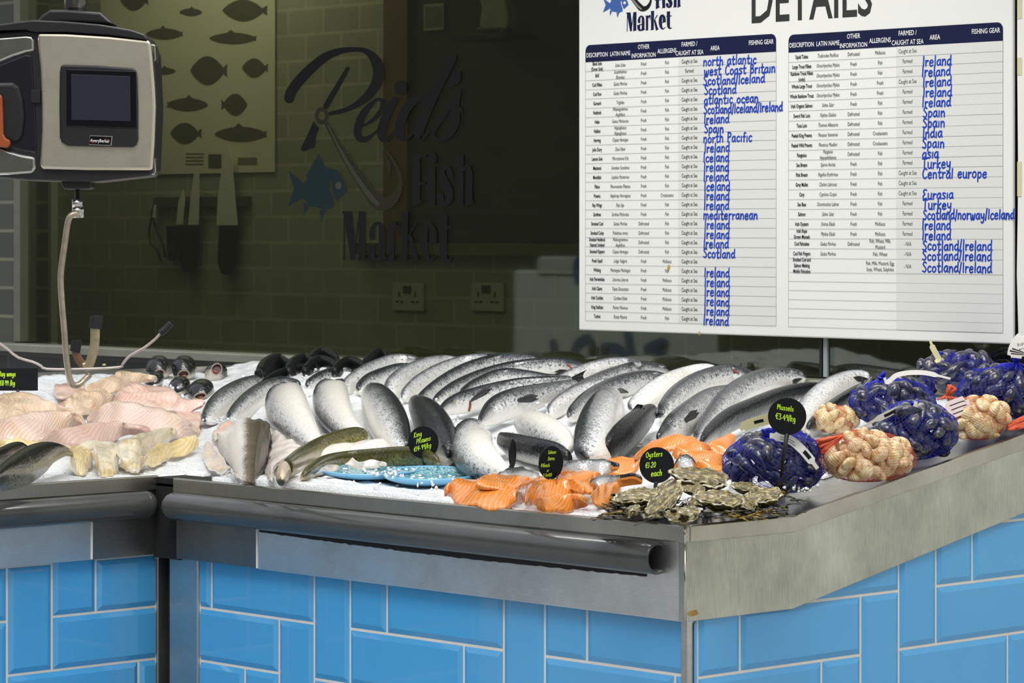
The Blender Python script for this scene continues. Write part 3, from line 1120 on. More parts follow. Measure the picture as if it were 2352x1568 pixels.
    pg(Q, '65,890 162,978 178,1000 165,1082 63,1137 105,1012')
    E_ = P['fish_eye']
    disc(E_, 408, 995, 21, 26, M)
    return P


GLY = GY - .0062


def gl(x, y):
    """logo sheet units on the window -> X, Z of the window plane"""
    p = at_y(640 + x * .338, 90 + y * .338, GLY)
    return p.x, p.z


lay = {'fish': 0, 'letters': 0, 'hook': .0004, 'hook_core': .0008, 'fish_eye': .0008}


def put_logo(parent, make, mats, order):
    root = None
    for nm, key in order:
        mb = LP[key]
        root = mb.build(nm, mats[key], parent, smooth=False)


def mk(layer):
    return lambda x, y: Vector((gl(x, y)[0], GLY - layer, gl(x, y)[1]))


LP = {}
for key in ('letters', 'hook', 'hook_core', 'fish', 'fish_eye'):
    LP[key] = logo_parts(mk(lay[key]))[key]
tx = LP['letters'].build('shop_lettering', M_VINYL, pane, smooth=False)
hk = LP['hook'].build('hook_emblem', M_VGREY, pane, smooth=False)
LP['hook_core'].build('hook_stripe', plain('olive_stripe_vinyl', (.040, .040, .028), .7, spec=.12), pane, smooth=False)  # lighter stripe printed along the middle of the hook
fs_ = LP['fish'].build('fish_emblem', M_VBLUE, pane, smooth=False)
LP['fish_eye'].build('emblem_eye', plain('pale_vinyl', (.05, .05, .036), .7, spec=.12), pane, smooth=False)

# ------------------------------------------------------------------ information board
BY = 1.470          # face of the board
bl = at_y(1329, 400, BY).x
br = at_y(2326, 400, BY).x
zb = at_y(1330, 758, BY).z
board = empty('information_board', (bl, BY, zb), 'large white fish details board with two navy headed tables on the window', 'notice board')
bd = MB().box((bl, BY, zb), (br, BY + .012, 2.62)).build('panel', M_WHITE, board, smooth=False)
bev(bd, .004, 3)


def BP(off):
    return lambda x, y: Vector((x, BY - off, y))


def bx(px, py=420):
    return at_y(px, py, BY).x


def table(cols, x0, x1, ztop, zhb, zbot, rows, hwx, areas, heights=None):
    hd, tx_, ln, hw, sh = (MB() for _ in range(5))
    wt = []
    X0, X1 = bx(x0), bx(x1)
    r = .016
    # header with rounded top corners
    pts = [(X0, zhb), (X1, zhb), (X1, ztop - r)] + [(X1 - r + r * math.sin(a), ztop - r + r * math.cos(a)) for a in (1.2, .8, .4, 0)]
    pts += [(X0 + r, ztop)] + [(X0 + r - r * math.sin(a), ztop - r + r * math.cos(a)) for a in (.4, .8, 1.2)] + [(X0, ztop - r)]
    poly(hd, pts, BP(.0006))
    cx = [bx(c) for c in cols]
    zc = (ztop + zhb) / 2
    s = .0165
    for c, t in zip(cx, ('DESCRIPTION', 'LATIN NAME', ('OTHER', 'INFORMATION'), 'ALLERGENS', ('FARMED /', 'CAUGHT AT SEA'), 'AREA')):
        wt.append(MB())
        if isinstance(t, tuple):
            printed(wt[-1], t[0], BP(.0012), c, zc + .004, s, .78, .01)
            printed(wt[-1], t[1], BP(.0012), c, zc - .018, s, .78, .01)
        else:
            printed(wt[-1], t, BP(.0012), c, zc - .010, s, .78, .01)
    wt.append(MB())
    printed(wt[-1], 'FISHING GEAR', BP(.0012), X1 - .008, zc - .002, s, .78, .01, align='RIGHT')
    tot = sum(heights)
    z = zhb
    sx0 = bx(cols[4] - 26)
    poly(sh, [(sx0, zbot), (X1, zbot), (X1, zhb), (sx0, zhb)], BP(.0004))
    lw = .0004
    for k, (row, area) in enumerate(zip(rows, areas)):
        h = (zhb - zbot) * heights[k] / tot
        zm = z - h / 2
        if row:
            ts = .0132
            for c, t, bold, shr in zip(cx, row, (.022, 0, 0, 0, .002), (0, .22, 0, 0, 0)):
                parts = t.split('|')
                for q, w in enumerate(parts):
                    if w:
                        printed(tx_, w, BP(.0010), c, zm - .0045 + (len(parts) - 1) * .0072 - q * .0144, ts if c != cx[4] else ts * 1.08, .63 if c in cx[:2] else .70, bold, shr)
        if area:
            hand(hw, area, bx(hwx) + RND.uniform(-.002, .002), z - .0262 - max(0, h - .0285) * .6, .0228, BP(.0012), .082, 1.14 if len(area) < 20 else .99)
        z -= h
        ribbon(ln, [(X0, z), (X1, z)], lw, BP(.0008), caps=False, smooth=False)
    for x in (X0, X1):
        ribbon(ln, [(x, zhb), (x, zbot)], lw, BP(.0008), caps=False, smooth=False)
    return hd, tx_, ln, hw, wt, sh


F_, FF, CS, FA, DF, MO, CR = 'Fish', 'Fresh', 'Caught at Sea', 'Farmed', 'Defrosted', 'Molluscs', 'Crustaceans'
rows1 = [('Black Sole|(Dover Sole)', 'Solea Solea', FF, F_, CS), ('Brill', 'Scophthalmus|Rhombus', FF, F_, FA), ('Cod Fillets', 'Gadus Morhua', FF, F_, CS), ('Cod Roe', 'Gadus Morhua', FF, F_, CS), ('Gurnard', 'Triglidae', FF, F_, CS),
         ('Haddock', 'Melanogrammus|Aeglefinus', FF, F_, CS), ('Hake', 'Genus Merluccius', FF, F_, CS), ('Halibut', 'Hippoglossus|Hippoglossus', FF, F_, CS), ('Herring', 'Clupea Harengus', FF, F_, CS), ('John Dory', 'Zeus Faber', FF, F_, CS),
         ('Lemon Sole', 'Microstomus Kitt', FF, F_, CS), ('Mackeral', 'Scomber Scombrus', FF, F_, CS), ('Monkfish', 'Lophius Piscatorius', FF, F_, CS), ('Plaice', 'Pleuronectes Platessa', FF, F_, CS), ('Prawns', 'Nephrops Norvegicus', FF, CR, CS),
         ('Ray Wings', 'Raja Spp.', FF, F_, CS), ('Sardines', 'Sardinia Pilchardus', FF, F_, CS), ('Smoked Cod', 'Gadus Morhua', DF, F_, CS), ('Smoked Coley', 'Pollachius virens', DF, F_, CS), ('Smoked Haddock|Natural Undyed', 'Melanogrammus|Aeglefinus', DF, F_, CS),
         ('Smoked Kippers', 'Clupea Harengus', DF, F_, CS), ('Fresh Squid', 'Loligo Vulgaris', FF, MO, CS), ('Whiting', 'Merlangius Merlangus', FF, F_, CS), ('Irish Periwinkles', 'Littorina Littorea', FF, MO, CS), ('Irish Clams', 'Tapes Decussatus', FF, MO, CS),
         ('Irish Cockles', 'Cardium Edule', FF, MO, CS), ('King Scallops', 'Pecten Maximus', FF, MO, CS), ('Turbot', 'Psetta Maxima', FF, F_, CS)]
IR = 'Ireland'
ar1 = ['north atlantic', 'west Coast Britain', 'Scotland/Iceland', 'Scotland', 'atlantic ocean', 'Scotland/Iceland/Ireland', IR, 'Spain', 'north Pacific', IR, 'Iceland', IR, IR, 'Iceland', IR, IR, 'mediterranean', IR, IR, IR, 'Scotland', '', IR, IR, IR, IR, IR, IR]
rows2 = [('Squid Tubes', 'Todarodes Pacificus', DF, MO, CS), ('Large Trout Fillets', 'Oncorhynchus Mykiss', FF, F_, FA), ('Rainbow Trout Fillets|(units)', 'Oncorhynchus Mykiss', FF, F_, FA), ('Whole Large Trout', 'Oncorhynchus Mykiss', FF, FF, CS),
         ('Whole Rainbow Trout', 'Oncorhynchus Mykiss', FF, FF, FA), ('Irish Organic Salmon', 'Salmo Salar', FF, F_, FA), ('Sword Fish Loin', 'Xiphias Gladius', DF, F_, FA), ('Tuna Loin', 'Thunnus Albacares', DF, F_, FA), ('Peeled King Prawns', 'Penaeus Vannemei', DF, CR, FA),
         ('Peeled Wild Prawns', 'Pleoticus Muelleri', DF, CR, FA), ('Pangasius', 'Pangasius|Hypophthlamus', DF, F_, FA), ('Sea Bream', 'Sparus Aurata', FF, F_, FA), ('Pink Bream', 'Pagellus Erythrinus', FF, F_, CS), ('Grey Mullet', 'Chelon Labrosus', FF, F_, CS),
         ('Carp', 'Cyprinus Carpio', FF, F_, CS), ('Sea Bass', 'Dicentrachus Labrax', FF, F_, FA), ('Salmon', 'Salmo Salar', FF, F_, FA), ('Irish Oysters', 'Ostrea Edulis', FF, MO, FA), ('Irish Rope|Grown Mussels', 'Mytilus Edulis', FF, MO, FA),
         ('Cod Fishcakes', 'Gadus Morhua', DF, 'Fish, Wheat, Milk,|Mustard', '- N/A'), ('Cod Fish Fingers', 'Gadus Morhua', '', 'Fish, Wheat', '- N/A'), ('Smoked Cod and|Salmon Melting|Middle Fishcakes', '', '', 'Fish, Milk, Mustard, Egg,|Soya, Wheat, Sulphites', '- N/A')] + [None] * 6
ar2 = ['', IR, IR, IR, IR, IR, 'Spain', 'Spain', 'India', 'Spain', 'asia', 'Turkey', 'Central europe', '', 'Eurasia', 'Turkey', 'Scotland/norway/Iceland', IR, IR, 'Scotland/Ireland', 'Scotland/Ireland', 'Scotland/Ireland'] + [''] * 6
zt = at_y(1345, 104, BY).z
zh = at_y(1346, 143, BY).z
zbt = at_y(1344, 735.7, BY).z
t1 = table((1372, 1425, 1479, 1532.5, 1584, 1643), 1345, 1783, zt, zh, zbt, rows1, 1617, ar1, [1] * 28)
zt2, zh2, zbt2 = at_y(1815, 80, BY).z, at_y(1814, 120.5, BY).z, at_y(1808.5, 749.7, BY).z
t2 = table((1842, 1902, 1961, 2022, 2085, 2148), 1811.5, 2304, zt2, zh2, zbt2, rows2, 2119, ar2, [1] * 21 + [1.42] + [.925] * 6)
for (hd, tx_, ln, hw, wt, sh) in (t1, t2):
    pass
ttl = MB()
ds = .118
dz = at_y(1728, 52, BY).z
printed(ttl, 'DETAILS', BP(.0006), bx(1722, 30), dz, .150, .715, .012, align='LEFT')
flush_texts()
for (hd, tx_, ln, hw, wt, sh) in (t1, t2):
    sh.build('column_tint', M_SHADECOL, board, smooth=False)
    h = hd.build('table_header', M_NAVY, board, smooth=False)
    for q in wt:
        q.build('header_lettering', M_WTEXT, h, smooth=False)
    ln.build('table_rules', M_GREYLINE, board, smooth=False)
    tx_.build('table_print', M_INK, board, smooth=False)
    hw.build('handwriting', M_PEN, board, smooth=False)
ttl.build('title_lettering', plain('charcoal_print', (.025, .025, .022), .5), board, smooth=False)
# the logo again, smaller, at the top left of the board
g0, g1 = gl(430, 1168), gl(1178, 1490)
b0, b1 = at_y(1438.7, 29, BY), at_y(1543.7, 67, BY)
ks = (b1.x - b0.x) / (g1[0] - g0[0])


def bl_(layer):
    def M(x, y):
        gx, gz = gl(x, y)
        return Vector((b0.x + (gx - g0[0]) * ks, BY - .0006 - layer, b0.z + (gz - g0[1]) * ks))
    return M


for key, nm, m in (('letters', 'logo_lettering', M_NAVY), ('hook', 'logo_hook', M_INK), ('hook_core', 'logo_hook_stripe', M_LGREY), ('fish', 'logo_fish', M_LBLUE), ('fish_eye', 'logo_eye', M_WHITE)):
    logo_parts(bl_(lay[key]))[key].build(nm, m, board, smooth=False)
# yellow stains
stn = MB()
for px, py, rx, rz in ((1537, 613, .004, .006), (1535, 617, .003, .004), (1607, 765, .002, .006)):
    c = at_y(px, py, BY)
    disc(stn, c.x, c.z, rx, rz, BP(.0014), 12)
stn.build('stain', plain('yellow_stain', (.45, .33, .05), .5), board, smooth=False)

# white taped sheet at the right edge
xs0 = at_y(2337, 400, 1.475).x
sh = MB()
sh.prism([(xs0 + .004, 1.475, 1.225), (-.02, 1.475, 1.225), (-.02, 1.475, 2.4), (xs0, 1.475, 2.4), (xs0 - .001, 1.475, 1.9), (xs0 + .002, 1.475, 1.62), (xs0 - .002, 1.475, 1.40)], (0, .003, 0))
wsht = sh.build('paper_sheet', plain('white_paper', (.80, .79, .74), .6, var=.03, vs=5), smooth=False)
tag(wsht, 'white paper sheet taped to the window right of the details board', 'paper')
for z0, z1 in ((1.99, 2.10), (1.86, 1.90), (1.58, 1.66)):
    MB().box((xs0 + .0, 1.4738, z0), (xs0 + .012, 1.4749, z1)).build('tape', plain('aged_tape', (.62, .60, .38), .4), wsht, smooth=False)

# ------------------------------------------------------------------ inside the shop
po = BWY - .006
PX0, PX1 = at_y(232, 200, po).x, at_y(632, 200, po).x
PZ0 = at_y(480, 398, po).z
pst = empty('fish_poster', ((PX0 + PX1) / 2, po, PZ0), 'cream poster of fish species hanging behind the window above the knives', 'poster')
MB().box((PX0, po - .002, PZ0), (PX1, po, 2.45)).build('sheet', plain('cream_poster', (.80, .78, .56), .6), pst, smooth=False)
M_PF = plain('printed_fish', (.13, .125, .075), .6, var=.35, vs=30)
PM = lambda x, y: (lambda p: Vector((p.x, po - .0032, p.z)))(at_y(x, y, po))


def pfish(cx, cy, w, h, flat=False, flip=1):
    mb = MB()
    n = 18
    pts = []
    for i in range(n + 1):
        t = i / n
        e = math.sin(math.pi * min(1, t * (1.0 if flat else .92) + .0)) ** (.8 if flat else .65)
        pts.append((cx + flip * (t - .5) * w * .86, cy - e * h / 2))
    low = []
    for i in range(n, -1, -1):
        t = i / n
        e = math.sin(math.pi * min(1, t * (1.0 if flat else .92))) ** (.8 if flat else .65)
        low.append((cx + flip * (t - .5) * w * .86, cy + e * h / 2))
    poly(mb, pts + low[:-1], PM)
    tx0 = cx + flip * .36 * w
    poly(mb, [(tx0, cy - h * .05), (cx + flip * .5 * w, cy - h * .24), (cx + flip * .48 * w, cy), (cx + flip * .5 * w, cy + h * .24), (tx0, cy + h * .05)], PM)
    if not flat:
        poly(mb, [(cx - flip * .1 * w, cy - h * .4), (cx, cy - h * .75), (cx + flip * .12 * w, cy - h * .35)], PM)
    mb.build('printed_fish', M_PF, pst, smooth=False)


for a in ((308, 2, 70, 46, True), (442, 28, 56, 18, False, -1), (560, 24, 112, 50, True), (376, 78, 92, 26), (532, 88, 118, 26), (478, 162, 92, 66, True), (585, 156, 64, 44, True), (380, 163, 60, 16, False, -1),
          (436, 240, 102, 30, False, -1), (542, 240, 64, 50, True, -1), (426, 306, 78, 48, True), (550, 308, 130, 34), (360, 308, 14, 14, True)):
    pfish(*a)
for x0, y0, x1, y1 in ((428, 352, 470, 384), (480, 354, 510, 386), (548, 362, 592, 380)):
    m = MB()
    if x0 == 480:
        poly(m, [(x0, y0), (x1, y0), (x1, y1), (x0, y1)], PM)
    else:
        for q in range(4):
            y = y0 + (y1 - y0) * q / 4
            poly(m, [(x0, y), (x1, y), (x1, y + 2.4), (x0, y + 2.4)], PM)
    m.build('printed_block', M_PF, pst, smooth=False)

ky = BWY - .035
M_BLADE = plain('knife_blade', (.80, .80, .66), .35)
rack = bev(MB().box((at_y(345, 470, ky).x, ky + .012, at_y(400, 476, ky).z), (at_y(560, 470, ky).x, BWY - .001, at_y(400, 452, ky).z)).build('knife_rack', plain('rack_steel', (.10, .10, .085), .5), smooth=False), .002)
tag(rack, 'dark magnetic knife strip on the shop wall behind the window', 'knife rack')
for pts, hpts, lab in (
        (((497, 517), (545, 517), (538, 440), (532, 370), (524, 332), (512, 370), (500, 450)), ((503, 517), (538, 517), (534, 600), (522, 632), (506, 628), (498, 600)), 'widest knife with tall pale blade hanging right on the strip'),
        (((432, 516), (455, 516), (457, 450), (456, 398), (446, 396), (438, 450)), ((405, 517), (452, 517), (448, 590), (440, 626), (420, 626), (410, 590)), 'narrow knife with black handle in the middle of the strip'),
        (((404, 516), (419, 515), (424, 460), (420, 436), (410, 462)), ((380, 520), (402, 519), (402, 560), (396, 600), (384, 596), (382, 560)), 'short curved knife hanging left of the narrow knife')):
    k = empty('knife', at_y(*pts[0], ky), lab, 'knife', 'knives on the magnetic strip')
    m = MB()
    m.prism([at_y(a, b, ky) for a, b in pts], (0, .003, 0))
    m.build('blade', M_BLADE, k, smooth=False)
    m = MB()
    m.prism([at_y(a, b, ky - .006) for a, b in hpts], (0, .018, 0))
    bev(m.build('handle', M_BLACK, k, smooth=False), .003)
sc = empty('scissors', at_y(352, 480, ky), 'dim pair of kitchen scissors hanging left of the knives', 'scissors')
m = MB()
m.tube([at_y(a, b, ky) for a, b in ((352, 468), (348, 500), (342, 530), (346, 560), (362, 575), (370, 600))], .004, 8)
m.tube([at_y(a, b, ky + .004) for a, b in ((352, 468), (352, 500), (360, 530), (374, 560), (380, 590))], .004, 8)
m.build('handles', M_BLACK, sc)
m = MB().prism([at_y(a, b, ky) for a, b in ((347, 470), (357, 470), (356, 500), (349, 500))], (0, .004, 0))
m.build('blades', M_BLADE, sc, smooth=False)

M_SOCK = plain('socket_plate', (.55, .55, .42), .4)
M_SOCKD = plain('socket_slots', (.06, .06, .045), .6)
for cx, lab in ((942, 'pale double wall socket under the shop lettering'), (1124, 'pale double wall socket nearer the details board')):
    c = at_y(cx, 682, BWY)
    s = empty('wall_socket', (c.x, BWY, c.z - .045), lab, 'socket', 'double sockets on the shop wall')
    bev(MB().box((c.x - .075, BWY - .012, c.z - .045), (c.x + .075, BWY - .001, c.z + .045)).build('plate', M_SOCK, s, smooth=False), .004)
    m = MB()
    for sx in (-1, 1):
        for dx, dz, w, h in ((.038, .008, .004, .010), (.048, -.015, .007, .004), (.026, -.015, .007, .004)):
            x = c.x + sx * .0 + sx * dx
            m.box((x - w, BWY - .0135, c.z + dz - h / 1.3), (x + w, BWY - .0115, c.z + dz + h / 1.3))
    m.build('slots', M_SOCKD, s, smooth=False)
    for sx in (-1, 1):
        bev(MB().box((c.x + sx * .010 - .008, BWY - .016, c.z + .012), (c.x + sx * .010 + .008, BWY - .0115, c.z + .036)).build('switch', M_SOCKD, s, smooth=False), .001)

# pale paper bag on a dish on a wall shelf
qy = BWY - .10
c = at_y(1138, 76, qy)
dish = MB().lathe([(0, 0), (.035, .001), (.055, .016), (.058, .018), (.054, .019), (.034, .005), (0, .004)], 24, (c.x, qy, c.z - .004))
tag(dish.build('dish', plain('pale_dish', (.55, .55, .42), .4)), 'small pale dish behind the window left of the details board', 'dish')
bg_ = MB()
pr = [(1100, 60), (1105, 20), (1100, -6), (1112, -14), (1128, -6), (1146, -12), (1160, 0), (1166, 40), (1164, 62), (1150, 74), (1120, 74)]
bg_.prism([at_y(a, b, qy - .02) for a, b in pr], (0, .04, 0))
o = bg_.build('paper_bag', plain('crumpled_paper', (.62, .60, .46), .7, var=.3, vs=25, bump=1.0, bs=30), smooth=False)
tag(bev(o, .006, 3), 'crumpled pale paper bag standing on the small dish indoors', 'bag')
sf = bev(MB().box((c.x - .12, qy - .07, c.z - .022), (c.x + .12, BWY - .03, c.z - .005)).build('wall_shelf', plain('dark_shelf', (.04, .04, .03), .6), smooth=False), .002)
tag(sf, 'dark little wall shelf that carries the pale dish', 'shelf')
q0, q1 = at_y(974, 10, BWY - .024), at_y(1020, 68, BWY - .024)
nt_ = MB().box((q0.x, BWY - .026, q1.z), (q1.x, BWY - .0205, q0.z)).build('paper_notice', plain('notice_paper', (.42, .42, .30), .6), smooth=False)
tag(nt_, 'small pale notice stuck on the dark doorway behind the window', 'notice')
MB().box((q0.x + .008, BWY - .0268, q1.z + .010), (q1.x - .008, BWY - .0259, q0.z - .010)).build('grey_field', plain('grey_field', (.20, .20, .15), .6, var=.3, vs=90), nt_, smooth=False)

# big white stall board across the street, seen mirrored in the glass
sbX0, sbX1 = -9.98, -8.30
sb = empty('street_board', (-9.1, -6, 0), 'white board with blue marks mirrored low in the shop window', 'sign')
bev(MB().box((sbX0, -6.05, .25), (sbX1, -6.0, 1.26)).build('panel', plain('street_white', (.82, .86, .84), .5), sb, smooth=False), .02)
bev(MB().box((sbX0 + .2, -6.05, 1.2), (sbX1, -6.0, 1.345)).build('top_rail', plain('street_white_b', (.78, .80, .74), .5), sb, smooth=False), .03)
m = MB()
SM = lambda x, y: Vector((sbX0 + x, -5.995, y))
for t in ('.36,.81 .42,.62', '.66,.85 .56,.80 .55,.66 .68,.64 .70,.82 .72,.62', '.98,.96 1.06,.62', '.80,.80 .94,.78 .96,.64 .82,.63 .80,.80', '1.16,.80 1.30,.84 1.22,.70 1.34,.64 1.2,.6'):
    a = [tuple(map(float, p.split(','))) for p in t.split()]
    ribbon(m, a, .035, SM)
disc(m, .58, 1.26, .05, .09, SM)
m.build('blue_marks', plain('street_blue', (.03, .07, .35), .5), sb, smooth=False)
for sx in (sbX0 + .15, sbX1 - .15):
    MB().box((sx - .03, -6.1, 0), (sx + .03, -6.04, .3)).build('leg', M_BLACK, sb, smooth=False)

# ------------------------------------------------------------------ hanging scale
SD = 7.12                        # distance of the scale's face
sca = empty('hanging_scale', at_dep(168, 890, SD), 'steel and black hanging shop scale with a dark screen', 'scale')


def sp3(px, py, back=0.0):
    return at_dep(px, py, SD) + FW * back


def slab(t, back, thick):
    """outline in pixels at the scale, pushed away from the viewer"""
    pts = [tuple(map(float, p.split(','))) for p in t.split()] if isinstance(t, str) else t
    return MB().prism([sp3(x, y, back) for x, y in pts], FW * thick)


def part(name, t, back, thick, mat, bv=.004, parent=None, seg=3):
    return bev(slab(t, back, thick).build(name, mat, parent or sca, smooth=False), bv, seg)


part('housing', '-70,80 60,66 335,80 352,120 358,240 352,388 344,404 215,418 60,414 -70,402', .012, .15, M_BLACK, .008)
fp = part('front_panel', '86,76 150,77 250,83 338,92 345,96 349,130 355,200 357,245 354,330 350,386 346,391 200,391 98,388 91,382 95,300 95,240 92,160 86,100', 0, .02, M_SCALE_ST, .008, seg=4)
part('top_cover', '-70,64 -20,58 40,50 75,46 150,49 230,56 300,68 332,79 340,92 250,80 150,73 82,74 60,68 0,70 -70,76', -.004, .16, M_BLACK, .004)
part('pole_socket', '74,52 92,32 110,20 150,20 226,26 258,54 150,48', .03, .09, M_BLACK, .006)
m = MB().lathe([(.0, 0), (.024, 0), (.024, .008), (.0265, .008), (.0265, .40), (0, .40)], 24, sp3(165, 22, .07))
pole = m.build('hanging_pole', M_CHROME, sca)
MB().lathe([(0, 0), (.008, 0), (.008, .006), (0, .006)], 6, sp3(184, 3, .043), (RT, UP, -FW)).build('bolt', M_CHROME, pole, smooth=False)
bz = part('screen_bezel', '141,150 150,148 220,150 304,156 313,160 316,180 318,240 318,320 314,334 304,338 220,337 156,335 143,328 138,316 137,240 138,165', -.010, .02, M_BLACK, .005)
part('screen_surround', '154,159 315,164 317,296 154,291', -.012, .01, M_BLACK_G, .002)
t = NT('screen_glass')
t.base((.028, .030, .050)).set(rough=.12, coat=.4)
part('screen', '165,171 300,176 301,279 166,275', -.0135, .008, t.m, .0005, seg=1)
bdg = part('badge_plate', '207,311 260,313 257,335 205,333', -.0125, .01, M_CHROME, .001, seg=1)
part('badge_field', '209,313 258,315 255,333 207,331', -.0131, .005, M_BLACK_G, .0006, bdg, 1)
bt = MB()
bo = sp3(231, 324, -.0137)
printed(bt, 'AveryBerkel', lambda x, y: bo + RT * x + UP * (y - x * .045), 0, -.003, .0105, .80, .012)
flush_texts()
bt.build('badge_lettering', M_WTEXT, bdg, smooth=False)
sw = MB()
BQ = lambda x, y: bo + RT * (x * .001) + UP * (y * .001 - x * .000045) - FW * .0002
for s in (-1, 1):
    ribbon(sw, [(s * 8, s * 5.4), (s * 17, s * 4.2), (s * 22.5, s * 1), (s * 20, s * -2)], [.1, .5, .7, .1], BQ)
sw.build('badge_swoosh', plain('red_swoosh', (.4, .03, .02), .4), bdg, smooth=False)
# printer side
part('printer_door', '-70,86 60,78 76,80 80,100 86,240 92,380 78,394 -70,402', .016, .05, M_BLACK, .006)
part('printer_panel', '-70,90 58,80 72,82 78,90 78,117 56,121 28,130 -8,146 -70,170', .008, .03, M_CHROME, .006)
part('printer_panel', '-70,318 0,338 22,347 50,355 80,360 81,386 74,398 20,402 -70,404', .008, .03, M_CHROME, .006)
part('printer_recess', '-70,176 -4,148 56,124 72,126 80,240 84,352 40,344 -70,308', .010, .03, plain('recess_black', (.008, .008, .012), .3), .004)
part('printer_cover', '-70,190 30,188 44,198 54,230 57,270 52,310 42,325 -70,322', .000, .03, M_BLACK, .010, seg=4)
part('lever', '-70,214 0,216 6,222 8,260 9,308 14,318 24,322 25,332 18,340 2,338 -70,330', -.012, .02, M_ORANGE, .004)
part('latch', '70,206 92,206 92,236 70,236', .004, .02, M_BLACK, .001)
for y0, y1 in ((100, 142), (360, 402)):
    part('corner_clip', [(345, y0), (354, y0 + 2), (356, y1 - 8), (352, y1), (345, y1 - 2)], .02, .06, M_CHROME, .002)
part('bottom_boss', '132,412 208,412 204,432 196,434 142,434', .03, .07, M_BLACK, .004)
st_ = MB()
pb = sp3(169, 500, .06)
st_.lathe([(.0, .064), (.0065, .064), (.0065, .040), (.0125, .040), (.0125, .020), (.0095, .020), (.0095, .014)], 18, sp3(169.5, 497, .06))
st_.build('load_stem', M_CHROME, sca)
sv = MB().lathe([(0, .018), (.0135, .018), (.0145, .010), (.0125, -.006), (0, -.006)], 16, sp3(171, 494, .06))
sv.build('swivel', M_CHROME, sca)
hkp = crom([sp3(a, b, c) for a, b, c in ((174, 490, .045), (158, 494, .040), (150, 512, .04), (143, 560, .04), (134, 630, .04), (136, 690, .04), (142, 760, .04), (146, 815, .04), (152, 862, .04), (160, 884, .042), (172, 887, .05), (184, 876, .065), (196, 864, .075))], 50)
MB().tube(hkp, .0072, 12).build('hook', M_RUSTY, sca)


def bar(pts, w, flat_dir, k, back, mat, name, parent):
    P3 = crom([sp3(a, b, back) for a, b in pts], 30)
    return MB().tube(P3, w, 10, flat=(flat_dir, k)).build(name, mat, parent)


carrier = bar(((-40, 775), (0, 797), (30, 822), (68, 834), (84, 842), (100, 850), (180, 850), (264, 846), (274, 838), (290, 820), (325, 800), (350, 780), (364, 764)), .0052, (0, 0, 1), .6, .062, plain('pinkish_bar', (.58, .50, .45), .4, .6, var=.2, vs=30), 'pan_carrier', sca)
bar(((361, 767), (374, 757), (386, 744)), .0078, (0, 0, 1), 1.0, .06, M_RUBBER, 'rubber_tip', carrier)
bar(((180, 848), (192, 842), (200, 820), (206, 790), (207, 750)), .0115, tuple(FW), .18, .085, M_BRASSY, 'upright_arm', carrier)
bar(((207, 757), (209, 740), (210, 731), (210, 727)), .0155, tuple(FW), .5, .085, M_RUBBER, 'rubber_tip', carrier)
bar(((182, 848), (168, 832), (160, 812), (158, 800)), .0100, tuple(FW), .18, .10, plain('rusty_arm', (.20, .11, .07), .5, .5, var=.4, vs=50), 'upright_arm', carrier)
bar(((158, 811), (161, 795), (162, 788), (162, 784)), .0125, tuple(FW), .5, .10, M_RUBBER, 'rubber_tip', carrier)
MB().tube([sp3(231, 843, .062), sp3(231, 838, .062)], .0045, 8).build('rivet', M_BRASSY, carrier)
# thin edge strip on the tray behind the hook
MB().box((-3.115, .55, 1.085), (-3.10, 1.40, 1.108)).build('back_edge', M_STEEL_LIP, lc, smooth=False)


# ------------------------------------------------------------------ fish
def axis_frame(T, sign, roll):
    view = FW
    perp = T.cross(view).normalized() * sign
    to = -(view - T * view.dot(T)).normalized()
    D = (perp * math.cos(roll) + to * math.sin(roll)).normalized()
    return D, T.cross(D).normalized()


M_SEAM = plain('brown_seam', (.10, .045, .02), .35)
M_YGILL = plain('yellow_gill_edge', (.50, .40, .06), .35, coat=.3, var=.4, vs=70)


